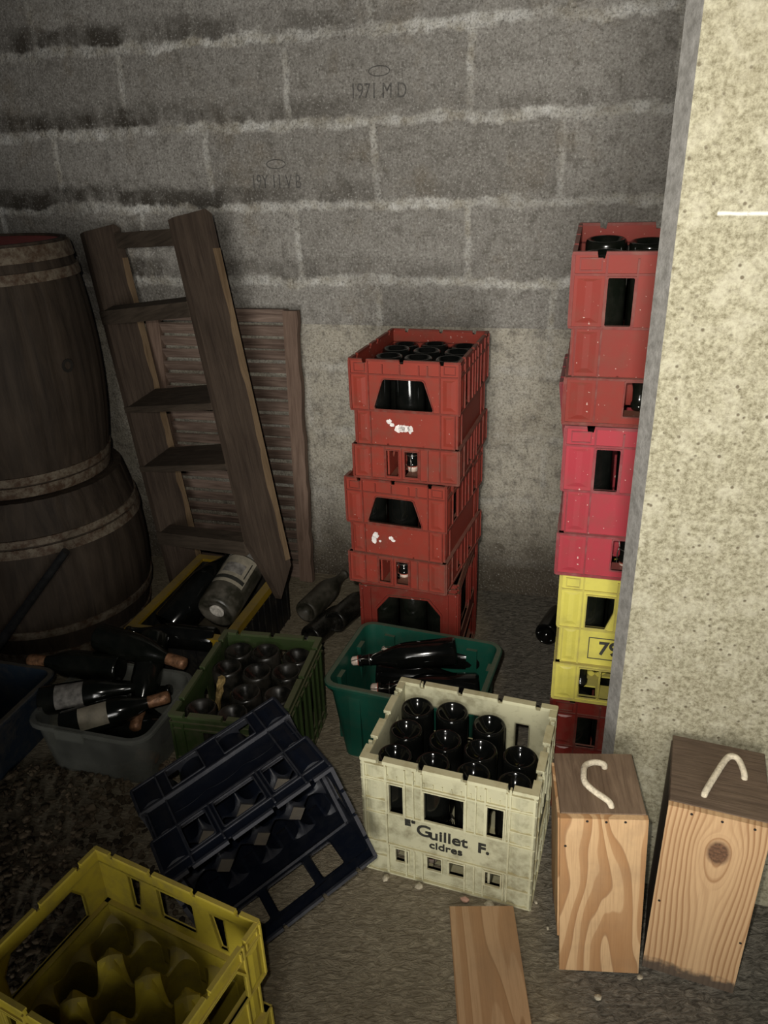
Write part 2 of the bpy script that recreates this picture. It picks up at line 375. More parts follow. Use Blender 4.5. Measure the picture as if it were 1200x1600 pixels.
    foot = N.ramp(N.math('ADD', rf, N.math('MULTIPLY', N.math('SUBTRACT', st, 0.5), 0.55)), [(0.05, 0.0), (0.10, 1.0), (0.25, 0.95), (0.36, 0.0)])
    wet = N.math('MULTIPLY', N.math('MULTIPLY', foot, side), N.math('MULTIPLY', N.ramp(st, [(0.38, 0.0), (0.55, 1.0)]), N.math('MULTIPLY', upper, 0.9)))
    c = N.mix(wet, c, (0.040, 0.032, 0.023))
    # earth splashed up the lowest courses, fine pits and bright grains of aggregate
    eb = N.math('ADD', z, N.math('MULTIPLY', N.math('SUBTRACT', N.noise(N.coord(loc=(1, 0, 7)), 6, 4), 0.5), 0.35))
    c = N.mix(N.ramp(eb, [(0.10, 0.85), (0.38, 0.0)]), c, (0.085, 0.066, 0.045))
    c = N.mix(N.ramp(grain, [(0.30, 0.85), (0.50, 0.0)]), c, (0.075, 0.066, 0.054))
    c = N.mix(N.ramp(grain, [(0.57, 0.0), (0.70, 0.85)]), c, (0.68, 0.66, 0.61))
    h = N.math('ADD', N.math('ADD', N.math('MULTIPLY', grain, 0.5), N.math('MULTIPLY', mid, 0.8)), N.math('MULTIPLY', mort, N.math('ADD', N.math('MULTIPLY', d2, 1.6), -0.9)))
    return N.fin(c, 0.92, N.bump(h, 1.0, 0.018), Specular_IOR_Level=0.15)

def wall_mesh():
    bm = bmesh.new()
    box(bm, -3.4, 2.4, 0.0, 0.20, -0.15, 2.6)
    return bm
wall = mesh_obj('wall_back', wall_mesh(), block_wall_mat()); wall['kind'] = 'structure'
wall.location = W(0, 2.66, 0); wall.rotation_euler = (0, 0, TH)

def pillar_mat():
    N = NT('pillar_concrete'); co = N.coord()
    grain = N.noise(co, 95, 5, 0.75); mid = N.noise(co, 22, 5, 0.7); big = N.noise(co, 2.6, 4, 0.6)
    c = N.mix(N.ramp(grain, [(0.35, 0.0), (0.62, 1.0)]), (0.150, 0.132, 0.082), (0.385, 0.362, 0.258))
    c = N.mix(N.math('MULTIPLY', N.ramp(mid, [(0.48, 0.0), (0.66, 1.0)]), 0.55), c, (0.47, 0.445, 0.34))
    c = N.mix(N.math('MULTIPLY', N.ramp(big, [(0.5, 0.0), (0.75, 1.0)]), 0.45), c, (0.22, 0.19, 0.12))
    pit = N.n('ShaderNodeTexVoronoi'); N.l(co, pit.inputs['Vector']); pit.inputs['Scale'].default_value = 55
    pm = N.math('MULTIPLY', N.ramp(pit.outputs['Distance'], [(0.10, 1.0), (0.20, 0.0)]), N.ramp(mid, [(0.45, 0.0), (0.55, 0.9)]))
    c = N.mix(pm, c, (0.12, 0.095, 0.06))
    sx = N.n('ShaderNodeSeparateXYZ'); N.l(co, sx.inputs[0])
    # one pale trowel line across the face
    ln = N.math('ABSOLUTE', N.math('SUBTRACT', sx.outputs[2], N.math('ADD', 1.478, N.math('MULTIPLY', N.noise(co, 20, 3), 0.008))))
    c = N.mix(N.math('MULTIPLY', N.ramp(ln, [(0.0016, 0.9), (0.0034, 0.0)]), N.math('GREATER_THAN', sx.outputs[0], 0.175)), c, (0.78, 0.76, 0.70))
    h = N.math('ADD', N.math('MULTIPLY', grain, 0.7), N.math('SUBTRACT', N.math('MULTIPLY', mid, 0.7), pm))
    return N.fin(c, 0.9, N.bump(h, 0.55, 0.008), Specular_IOR_Level=0.15)
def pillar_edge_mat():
    N = NT('pillar_edge_shaded'); co = N.coord(); g = N.noise(co, 45, 5, 0.7)
    c = N.mix(N.ramp(g, [(0.35, 0.0), (0.65, 1.0)]), (0.17, 0.163, 0.148), (0.29, 0.28, 0.26))  # greyer than the face: the edge's weaker light is put into its colour
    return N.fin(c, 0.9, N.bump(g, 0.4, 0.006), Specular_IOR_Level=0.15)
bm = bmesh.new()
poly = [(0.117, 1.39, 0), (1.3, 1.39, 0), (1.3, 1.528, 0), (0.105, 1.528, 0), (0.095, 1.428, 0)]
prism(bm, [(x, y, -0.05) for x, y, _ in poly], (0, 0, 2.6))
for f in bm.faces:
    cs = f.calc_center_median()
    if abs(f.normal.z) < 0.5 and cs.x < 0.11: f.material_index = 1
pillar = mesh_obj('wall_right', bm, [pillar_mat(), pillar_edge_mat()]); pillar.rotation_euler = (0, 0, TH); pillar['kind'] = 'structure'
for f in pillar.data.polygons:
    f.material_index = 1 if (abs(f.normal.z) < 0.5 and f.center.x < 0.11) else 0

def floor_mat():
    N = NT('rough_concrete_floor'); co = N.coord()
    st = N.noise(N.coord(scale=(1.0, 2.2, 1), rot=(0, 0, 0.5)), 42, 6, 0.68, 1.2); mid = N.noise(co, 9, 5, 0.6); fine = N.noise(co, 160, 3, 0.7)
    sx = N.n('ShaderNodeSeparateXYZ'); N.l(co, sx.inputs[0])
    c = N.mix(N.ramp(st, [(0.34, 0.0), (0.66, 1.0)]), (0.185, 0.150, 0.098), (0.40, 0.345, 0.245))
    c = N.mix(N.math('MULTIPLY', N.ramp(mid, [(0.42, 0.0), (0.66, 1.0)]), 0.45), c, (0.22, 0.185, 0.125))
    c = N.mix(N.ramp(fine, [(0.66, 0.0), (0.76, 0.7)]), c, (0.46, 0.42, 0.34))
    # greyer, darker strip on the right, earth towards the back wall
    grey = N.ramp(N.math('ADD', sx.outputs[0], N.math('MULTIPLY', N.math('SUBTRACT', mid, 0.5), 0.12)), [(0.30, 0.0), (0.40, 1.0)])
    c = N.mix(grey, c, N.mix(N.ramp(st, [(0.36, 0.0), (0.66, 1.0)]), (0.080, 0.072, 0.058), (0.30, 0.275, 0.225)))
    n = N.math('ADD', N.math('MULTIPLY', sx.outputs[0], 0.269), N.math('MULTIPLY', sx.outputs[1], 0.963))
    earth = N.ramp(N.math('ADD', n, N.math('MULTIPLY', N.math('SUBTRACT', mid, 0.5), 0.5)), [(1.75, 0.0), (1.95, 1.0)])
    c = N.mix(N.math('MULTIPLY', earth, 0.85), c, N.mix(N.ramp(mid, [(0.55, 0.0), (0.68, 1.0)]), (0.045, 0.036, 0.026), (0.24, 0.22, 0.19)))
    h = N.math('ADD', N.math('MULTIPLY', st, 1.0), N.math('MULTIPLY', mid, 0.6))
    return N.fin(c, 0.88, N.bump(h, 0.9, 0.016), Specular_IOR_Level=0.2)
bm = bmesh.new()
box(bm, -3.2, 3.0, -0.6, 3.7, -0.08, 0.0)
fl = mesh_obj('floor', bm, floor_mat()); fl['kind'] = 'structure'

# gravel spread over the floor at the left
def gravel_mat():
    N = NT('gravel'); co = N.coord(); cell = N.n('ShaderNodeTexVoronoi'); N.l(co, cell.inputs['Vector']); cell.inputs['Scale'].default_value = 42
    s = N.n('ShaderNodeSeparateXYZ'); N.l(cell.outputs['Color'], s.inputs[0])
    c = N.ramp(s.outputs[0], [(0.0, (0.030, 0.023, 0.014)), (0.5, (0.070, 0.052, 0.032)), (1.0, (0.15, 0.115, 0.075))])
    return N.fin(c, 0.9, N.bump(N.noise(co, 90, 4), 0.4, 0.004), Specular_IOR_Level=0.2)
def pebble(bm, c, r, rnd):
    t = (1+5**0.5)/2
    vs = [(-1,t,0),(1,t,0),(-1,-t,0),(1,-t,0),(0,-1,t),(0,1,t),(0,-1,-t),(0,1,-t),(t,0,-1),(t,0,1),(-t,0,-1),(-t,0,1)]
    fs = [(0,11,5),(0,5,1),(0,1,7),(0,7,10),(0,10,11),(1,5,9),(5,11,4),(11,10,2),(10,7,6),(7,1,8),(3,9,4),(3,4,2),(3,2,6),(3,6,8),(3,8,9),(4,9,5),(2,4,11),(6,2,10),(8,6,7),(9,8,1)]
    a = rnd.uniform(0, 6.28); ca, sa = math.cos(a), math.sin(a); k = Vector((rnd.uniform(.7, 1.4), rnd.uniform(.6, 1.0), rnd.uniform(.4, .75)))
    vv = []
    for p in vs:
        q = Vector(p).normalized()*rnd.uniform(.85, 1.12)*r; q = Vector((q.x*k.x, q.y*k.y, q.z*k.z))
        vv.append(bm.verts.new((c[0]+q.x*ca-q.y*sa, c[1]+q.x*sa+q.y*ca, c[2]+q.z)))
    for f in fs: bm.faces.new([vv[i] for i in f])
bm = bmesh.new(); rnd = random.Random(3)
for i in range(5200):
    x = rnd.uniform(-1.75, -0.30); y = rnd.uniform(0.72, 1.75)
    edge = -0.42 + 0.05*math.sin(y*9) - max(0, y-1.3)*0.25
    if x > edge and rnd.random() > 0.12: continue
    r = rnd.uniform(0.005, 0.0125) * (1.0 if rnd.random() < .9 else 1.5)
    pebble(bm, (x, y, r*0.25 + rnd.uniform(0, .006)), r, rnd)
grav = mesh_obj('gravel', bm, gravel_mat(), smooth=False)
tag(grav, 'loose brown gravel scattered over the floor at the far left', 'gravel', kind='stuff')

# stamps pressed into two blocks
def text_mesh(body, size, extrude=0.0008, bold=0.0):
    cu = bpy.data.curves.new('t', 'FONT'); cu.body = body; cu.size = size; cu.extrude = extrude; cu.offset = bold
    cu.align_x = 'CENTER'; cu.align_y = 'CENTER'
    o = bpy.data.objects.new('t', cu); COL.objects.link(o)
    dg = bpy.context.evaluated_depsgraph_get(); dg.update()
    me = bpy.data.meshes.new_from_object(o.evaluated_get(dg))
    bpy.data.objects.remove(o); bpy.data.curves.remove(cu)
    return me
def text_obj(name, body, size, mat, M, parent=None, sx=1.0, bold=0.0, extrude=0.0008):
    me = text_mesh(body, size, extrude, bold); me.name = name
    me.transform(Matrix.Diagonal((sx, 1, 1, 1))); me.transform(M); me.materials.clear(); me.materials.append(mat)
    o = bpy.data.objects.new(name, me); COL.objects.link(o)
    if parent: o.parent = parent
    return o
M_STAMP = flat_mat('faded_stamp_ink', (0.085, 0.08, 0.072), 0.9, 0, 0.7, 160)
FRONT = Matrix.Rotation(PI/2, 4, 'X')       # text plane -> facing -y
def oval(bm, cx, cz, a, b, y, r=0.0016):
    tube(bm, [(cx+a*math.cos(t*PI/16), y, cz+b*math.sin(t*PI/16)) for t in range(32)], r, 5, closed=True)
for (u, z, body, lab, tilt) in ((-0.715, 1.772, '1971 M D', 'dark date stamp with an oval above it on the upper block', 0.03),
                                (-1.085, 1.517, '19Y 11 V B', 'fainter date stamp with an oval above it on a block two courses below the ceiling line', 0.02)):
    t = thing('block_stamp', lab, 'stamp', W(u, 2.66, z), TH)
    text_obj('stamp_text', body, 0.062, M_STAMP, Matrix.Translation((0, -0.0006, 0)) @ Matrix.Rotation(tilt, 4, 'Y') @ FRONT, t, 0.74 if len(body) < 9 else 0.64, 0.0)
    bm = bmesh.new(); oval(bm, 0.005, 0.056, 0.034, 0.014, -0.0006); mesh_obj('stamp_oval', bm, M_STAMP, t)
bpy.data.objects['block_stamp.001']['label'] = 'fainter date stamp with oval, on the block just above the leaning steps'

# ------------------------------------------------------------------ barrels
def barrel_profile(h, r_end, r_mid, n=14):
    return [(r_end + (r_mid-r_end)*(1-(2*i/n-1)**2), h*i/n) for i in range(n+1)]
def stave_mesh(h, r_end, r_mid, staves=26, chime=0.028):
    bm = bmesh.new(); prof = barrel_profile(h, r_end, r_mid); rings = []
    per = 6
    for r, z in prof:
        ring = []
        for k in range(staves):
            for j in range(per):
                a = 2*PI*(k + j/per)/staves
                rr = r - (0.004 if j == 0 else 0.0)
                ring.append(bm.verts.new((rr*math.cos(a), rr*math.sin(a), z)))
        rings.append(ring)
    n = staves*per
    for a, b in zip(rings, rings[1:]):
        for k in range(n): bm.faces.new((a[k], a[(k+1) % n], b[(k+1) % n], b[k]))
    # chime and inner wall down to the recessed head
    inner = [[bm.verts.new(((r_end-chime)*math.cos(2*PI*k/n), (r_end-chime)*math.sin(2*PI*k/n), z)) for k in range(n)] for z in (h, h-0.06)]
    for a, b in ((rings[-1], inner[0]), (inner[0], inner[1])):
        for k in range(n): bm.faces.new((a[k], a[(k+1) % n], b[(k+1) % n], b[k]))
    bm.faces.new(list(reversed(rings[0])))
    return bm
def hoop_mesh(h, r_end, r_mid, z0, z1):
    f = lambda z: r_end + (r_mid-r_end)*(1-(2*z/h-1)**2)
    bm = bmesh.new(); seg = 72
    prof = [(f(z0)-.003, z0), (f(z0)+.006, z0), (f((z0+z1)/2)+.0065, (z0+z1)/2), (f(z1)+.006, z1), (f(z1)-.003, z1)]
    rings = [[bm.verts.new((r*math.cos(2*PI*k/seg), r*math.sin(2*PI*k/seg), z)) for k in range(seg)] for r, z in prof]
    for i in range(len(rings)):
        a, b = rings[i], rings[(i+1) % len(rings)]
        for k in range(seg): bm.faces.new((a[k], a[(k+1) % seg], b[(k+1) % seg], b[k]))
    return bm
BU, BN = -1.885, 2.11
b1 = thing('barrel', 'dark wooden barrel with red head standing on top of another barrel', 'barrel', W(BU, BN, 0.62), 0.35)
H1, RE1, RM1 = 0.765, 0.272, 0.312
mesh_obj('staves', stave_mesh(H1, RE1, RM1, 26, 0.018), M_BARREL, b1, True, 40)
for z0, z1 in ((0.003, 0.040), (0.046, 0.075), (0.655, 0.685), (0.712, 0.757)):
    mesh_obj('hoop', hoop_mesh(H1, RE1, RM1, z0, z1), M_HOOP, b1, True, 40)
bm = bmesh.new(); lathe(bm, [(RE1-0.0185, H1-0.050), (RE1-0.0185, H1-0.007)], 48); mesh_obj('barrel_head', bm, M_BHEAD, b1)
# bung in the belly, facing the room
ba = -0.36 - 0.35 + TH
bm = bmesh.new()
Mb = Matrix.Rotation(-0.50-0.35, 4, 'Z') @ Matrix.Translation((RM1-0.001, 0, 0.40)) @ Matrix.Rotation(PI/2, 4, 'Y')
lathe(bm, [(0.021, -0.01), (0.021, 0.004), (0.013, 0.004), (0.013, -0.006)], 20, Mb, True, True); mesh_obj('bung_hole', bm, M_NAIL, b1)
b2 = thing('barrel', 'wider lower barrel with rusty hoops carrying the upper barrel', 'barrel', W(BU, BN, 0.0), 0.1)
H2, RE2, RM2 = 0.62, 0.315, 0.358
mesh_obj('staves', stave_mesh(H2, RE2, RM2), M_BARREL, b2, True, 40)
for z0, z1 in ((0.03, 0.07), (0.14, 0.17), (0.445, 0.475), (0.482, 0.505)):
    mesh_obj('hoop', hoop_mesh(H2, RE2, RM2, z0, z1), M_HOOP, b2, True, 40)
bm = bmesh.new(); lathe(bm, [(RE2-0.029, H2-0.02), (RE2-0.029, H2-0.0005)], 48); mesh_obj('barrel_head', bm, M_BARREL, b2)

# ------------------------------------------------------------------ shutter and wooden steps
sh = thing('louvred_shutter', 'weathered brown louvred wooden shutter leaning on the block wall', 'shutter', W(-1.64, 2.56, 0.03), 0,
           rot=(Matrix.Rotation(TH, 4, 'Z') @ Matrix.Rotation(math.radians(-2.8), 4, 'X')))
SW, SHH = 0.625, 1.07
bm = bmesh.new(); box(bm, 0, 0.055, 0, 0.03, 0, SHH); mesh_obj('stile', bm, M_SHUT, sh)
bm = bmesh.new()
pr = [(SW-0.055, 0), (SW-0.055, SHH), (SW, SHH)]
rs = random.Random(5)
for i in range(24): pr.append((SW - rs.uniform(0, 0.006) + (0.006 if i % 5 == 0 else 0), SHH*(1-(i+1)/25)))
pr.append((SW, 0)); slab(bm, pr, [], -0.03, 0.0, Matrix.Identity(4)); mesh_obj('stile', bm, M_SHUT, sh)
for z0, z1 in ((0.0, 0.06), (SHH-0.045, SHH)):
    bm = bmesh.new(); box(bm, 0.055, SW-0.055, 0.0, 0.03, z0, z1); mesh_obj('rail', bm, M_SHUTX, sh)
ns = 20
for i in range(ns):
    zc = 0.085 + (SHH-0.16)*i/(ns-1)
    bm = bmesh.new(); M = Matrix.Translation((0, 0.016, zc)) @ Matrix.Rotation(math.radians(33 + rs.uniform(-6, 6)), 4, 'X') @ Matrix.Rotation(rs.uniform(-.012, .012), 4, 'Y')
    box(bm, 0.055, SW-0.055, -0.0045, 0.0045, -0.021, 0.021, M); mesh_obj('slat', bm, M_SHUTX, sh)

FLt = W(-1.808, 2.52, 1.37); FLb = W(-1.537, 2.32, 0.313); FRt = W(-1.268, 2.25, 1.435); FRb = W(-1.067, 2.05, 0.44)
ax = ((FLt-FLb).normalized() + (FRt-FRb).normalized()).normalized()
mid_t = ((FRt-FLt) + (FRb-FLb))*0.5
tx = (mid_t - ax*mid_t.dot(ax)); LW = tx.length; tx.normalize()
dx_ = ax.cross(tx); dx_ = dx_ if dx_.dot(NX) > 0 else -dx_
Rl = Matrix((tx, dx_, ax)).transposed()
if Rl.determinant() < 0: dx_ = -dx_; Rl = Matrix((tx, dx_, ax)).transposed()
orig = (FLb + (FRb - tx*LW))*0.5
org = orig + ax*(-0.06)
ld = thing('wooden_steps', 'dark wooden steps with two wide stiles and treads leaning by the barrel', 'steps', org, 0, rot=Rl)
LZ = lambda p: (p-org).dot(ax)
zt = (LZ(FLt)+LZ(FRt))*0.5
DP = 0.142
zL, zR = LZ(FLt), LZ(FRt)
zrb, ztip, zbk = LZ(FRb), LZ(W(-1.020, 2.12, 0.21)), LZ(W(-0.968, 2.17, 0.316))
for side, x0, zt in ((0, 0.0, zL), (1, LW, zR)):
    prof = [(0, zrb), (DP*0.5, ztip), (DP, zbk)] if side else [(0, -0.24), (DP, -0.24)]
    prof += [(DP, zt+0.005), (DP*0.86, zt+0.02), (0, zt-0.005)]
    bm = bmesh.new(); prism(bm, [(x0, y, z) for y, z in prof], (0.032, 0, 0)); mesh_obj('stile', bm, M_LADDER, ld)
    bm = bmesh.new(); rr_ = random.Random(3+side)
    z0_, z1_ = (zbk+0.02 if side else -0.1), zt-0.10
    vs = []
    for k in range(25):
        z = z0_ + (z1_-z0_)*k/24; wd = 0.022 + rr_.uniform(-.005, .005)
        vs.append([bm.verts.new(p) for p in ((x0+0.0325, DP-wd, z), (x0+0.0325, DP+0.002, z), (x0+0.0295, DP+0.002, z), (x0+0.0295, DP-wd, z))])
    for a, b in zip(vs, vs[1:]):
        for k in range(4): bm.faces.new((a[k], b[k], b[(k+1) % 4], a[(k+1) % 4]))
    bm.faces.new(vs[0]); bm.faces.new(list(reversed(vs[-1])))
    o = mesh_obj('worn_edge', bm, M_LADEDGE, ld); o['label'] = 'pale worn strip along the edge of the stile'
cf, sf = math.cos(0.36), math.sin(0.36)
for pl, pr_, th_, dpt in ((W(-1.768, 2.46, 1.101), W(-1.259, 2.19, 1.188), 0.048, 0.045), (W(-1.664, 2.40, 0.771), W(-1.173, 2.13, 0.887), 0.022, 0.135),
                          (W(-1.613, 2.36, 0.554), W(-1.122, 2.09, 0.699), 0.020, 0.135), (W(-1.537, 2.32, 0.313), W(-1.067, 2.05, 0.445), 0.048, 0.05)):
    za, zb_ = LZ(pl), LZ(pr_)
    pts = lambda x, z: [(x, -0.003, z), (x, -0.003, z-th_), (x, -0.003+dpt*cf, z-th_+dpt*sf), (x, -0.003+dpt*cf, z+dpt*sf)]
    A_, B_ = pts(0.0, za), pts(LW, zb_)
    bm = bmesh.new(); a = [bm.verts.new(p) for p in A_]; b = [bm.verts.new(p) for p in B_]
    bm.faces.new(a); bm.faces.new(list(reversed(b)))
    for k in range(4): bm.faces.new((a[k], b[k], b[(k+1) % 4], a[(k+1) % 4]))
    mesh_obj('tread', bm, M_LADDERX, ld)
za, zb_ = LZ(W(-1.734, 2.64, 1.352)), LZ(W(-1.268, 2.37, 1.385))
bm = bmesh.new()
a = [bm.verts.new((0.03, y, za+z)) for y, z in ((DP-0.03, 0), (DP, 0), (DP, -0.055), (DP-0.03, -0.055))]; b = [bm.verts.new((LW, y, zb_+z)) for y, z in ((DP-0.03, 0), (DP, 0), (DP, -0.055), (DP-0.03, -0.055))]
bm.faces.new(a); bm.faces.new(list(reversed(b)))
for k in range(4): bm.faces.new((a[k], b[k], b[(k+1) % 4], a[(k+1) % 4]))
mesh_obj('top_rail', bm, M_LADDERX, ld)

# ------------------------------------------------------------------ bottles
def bottle_prof(h=0.30, r=0.0435, rn=0.0145, sh=0.52, punt=0.028):
    """from the mouth's opposite end: punt, heel, body, shoulder, neck, lip; z=0 at the base"""
    return [(0.002, punt), (0.008, punt*0.98), (0.018, punt*0.72), (0.030, punt*0.25), (r*0.80, 0.0015), (r*0.87, 0.0), (r*0.95, 0.002), (r, 0.009),
            (r, h*0.30), (r*0.998, h*sh), (r*0.94, h*(sh+0.06)), (r*0.80, h*(sh+0.13)), (r*0.60, h*(sh+0.20)), (rn*1.35, h*(sh+0.27)), (rn*1.08, h*(sh+0.34)),
            (rn, h*0.955), (rn*1.18, h*0.956), (rn*1.18, h*0.985), (rn*1.05, h*0.99), (rn*1.0, h), (rn*0.6, h)]
def body_mesh(name, mat, seg=26, **kw):
    bm = bmesh.new(); lathe(bm, bottle_prof(**kw), seg)
    bmesh.ops.recalc_face_normals(bm, faces=bm.faces[:])
    me = bpy.data.meshes.new(name); bm.to_mesh(me); bm.free()
    me.polygons.foreach_set('use_smooth', [True]*len(me.polygons)); me.materials.append(mat); return me
def mesh_data(name, bm, mat, smooth=True, sharp=None):
    bmesh.ops.recalc_face_normals(bm, faces=bm.faces[:])
    me = bpy.data.meshes.new(name); bm.to_mesh(me); bm.free(); me.materials.append(mat)
    if smooth: me.polygons.foreach_set('use_smooth', [True]*len(me.polygons))
    if sharp: me.set_sharp_from_angle(angle=math.radians(sharp))
    return me
BODY = body_mesh('bottle_body', M_GLASS)
BODYB = body_mesh('bottle_body_black', M_GLASSB, h=0.29, r=0.041, sh=0.50)
BODYD = body_mesh('bottle_body_dusty', M_GLASSD2)
# swing-top closure, modelled round the mouth at z = 0.2700
bm = bmesh.new(); lathe(bm, [(0.0135, 0.2895), (0.0140, 0.2930), (0.0135, 0.3040), (0.009, 0.3090), (0.004, 0.3100)], 16); ME_STOP = mesh_data('stopper', bm, M_PORC, True, 50)
bm = bmesh.new(); lathe(bm, [(0.0150, 0.2865), (0.0155, 0.2880), (0.0150, 0.2898)], 16); ME_WASH = mesh_data('washer', bm, M_RUBBER)
bm = bmesh.new()
tube(bm, [(0.0165*math.cos(t*PI/10), 0.0165*math.sin(t*PI/10), 0.2550) for t in range(20)], 0.0012, 6, closed=True)
for s in (-1, 1):
    tube(bm, [(s*0.017, 0, 0.2550), (s*0.022, 0.004, 0.2720), (s*0.021, 0.002, 0.2980), (s*0.010, 0.0, 0.3080), (0, 0, 0.3085)], 0.0012, 6)
    tube(bm, [(s*0.017, 0, 0.2550), (s*0.024, 0.012, 0.2420), (s*0.020, 0.020, 0.2200), (0, 0.024, 0.2130)], 0.0012, 6)
ME_BAIL = mesh_data('wire_bail', bm, M_WIRE)
# champagne foil and labels
bm = bmesh.new(); lathe(bm, [(0.0235, 0.205), (0.0215, 0.215), (0.0185, 0.235), (0.0180, 0.262), (0.0188, 0.275), (0.0190, 0.292), (0.0175, 0.303), (0.008, 0.307)], 20); ME_FOIL = mesh_data('foil', bm, M_FOIL)
bm = bmesh.new(); lathe(bm, [(0.0240, 0.200), (0.0245, 0.204), (0.0240, 0.214)], 20, cap0=False, cap1=False); ME_FOILBAND = mesh_data('foil_band', bm, M_GOLD)
def label_mesh(name, r, z0, z1, a0, a1, mat, seg=14):
    bm = bmesh.new(); v = []
    for k in range(seg+1):
        a = a0 + (a1-a0)*k/seg
        v.append([bm.verts.new((rr*math.cos(a), rr*math.sin(a), z)) for rr, z in ((r, z0), (r, z1), (r-0.0006, z1), (r-0.0006, z0))])
    for a, b in zip(v, v[1:]):
        for i in range(4): bm.faces.new((a[i], b[i], b[(i+1) % 4], a[(i+1) % 4]))
    bm.faces.new(v[0]); bm.faces.new(list(reversed(v[-1])))
    return mesh_data(name, bm, mat, False)
ME_LABEL = label_mesh('label', 0.0442, 0.055, 0.135, -PI/2-0.8, -PI/2+0.8, M_LABEL)
ME_LABELG = label_mesh('label', 0.0442, 0.050, 0.130, -PI/2-0.9, -PI/2+0.9, M_LABELG)
def link(name, me, parent):
    o = bpy.data.objects.new(name, me); COL.objects.link(o); o.parent = parent; return o
def simple_bottle(body, label, group, loc, rot, name='bottle'):
    o = bpy.data.objects.new(name, body); COL.objects.link(o); o.location = loc; o.rotation_euler = rot
    return tag(o, label, 'bottle', group)
def swing_bottle(label, group, loc, rot, parts=True):
    t = thing('swing_top_bottle', label, 'bottle', loc, 0, group, rot)
    link('glass_body', BODYB, t)
    if parts:
        s = link('stopper', ME_STOP, t); link('washer', ME_WASH, s); link('wire_bail', ME_BAIL, t)
    return t
def aim(base, neck, roll=0.0):
    d = (Vector(neck)-Vector(base)).normalized()
    return (d.to_track_quat('Z', 'Y').to_matrix().to_4x4() @ Matrix.Rotation(roll, 4, 'Z'))
def aim_face(base, neck, off=0.0):
    b = Vector(base); d = (Vector(neck)-b).normalized(); f = Vector((0, 0, 1.574)) - b; f = (f - d*f.dot(d)).normalized()
    y = -f; x = y.cross(d).normalized()
    return Matrix((x, y, d)).transposed().to_4x4() @ Matrix.Rotation(off, 4, 'Z')
def flip(yaw): return (PI, 0, yaw)            # standing on its mouth

# ------------------------------------------------------------------ crates
def wall_frames(w, d):
    """matrices (s, outward, z) -> crate frame for front, right, back, left"""
    F = Matrix(((1, 0, 0, 0), (0, -1, 0, 0), (0, 0, 1, 0), (0, 0, 0, 1)))
    R = Matrix(((0, 1, 0, w), (1, 0, 0, 0), (0, 0, 1, 0), (0, 0, 0, 1)))
    B = Matrix(((-1, 0, 0, w), (0, 1, 0, d), (0, 0, 1, 0), (0, 0, 0, 1)))
    L = Matrix(((0, -1, 0, 0), (-1, 0, 0, d), (0, 0, 1, 0), (0, 0, 0, 1)))
    return F, R, B, L
def rect(s0, s1, z0, z1, r=0.0):
    if not r: return [(s0, z0), (s1, z0), (s1, z1), (s0, z1)]
    out = []
    for cx, cz, a0 in ((s1-r, z0+r, -PI/2), (s1-r, z1-r, 0), (s0+r, z1-r, PI/2), (s0+r, z0+r, PI)):
        for k in range(4): out.append((cx + r*math.cos(a0+k*PI/6), cz + r*math.sin(a0+k*PI/6)))
    return out
def top_outline(s0, s1, z0, z1, notches=(), rc=0.0):
    p = [(s0, z0), (s1, z0), (s1, z1)]
    for c, wd, dp in sorted(notches, key=lambda q: -q[0]):
        p += [(c+wd/2, z1), (c+wd/2-0.002, z1-dp), (c-wd/2+0.002, z1-dp), (c-wd/2, z1)]
    p.append((s0, z1)); return p
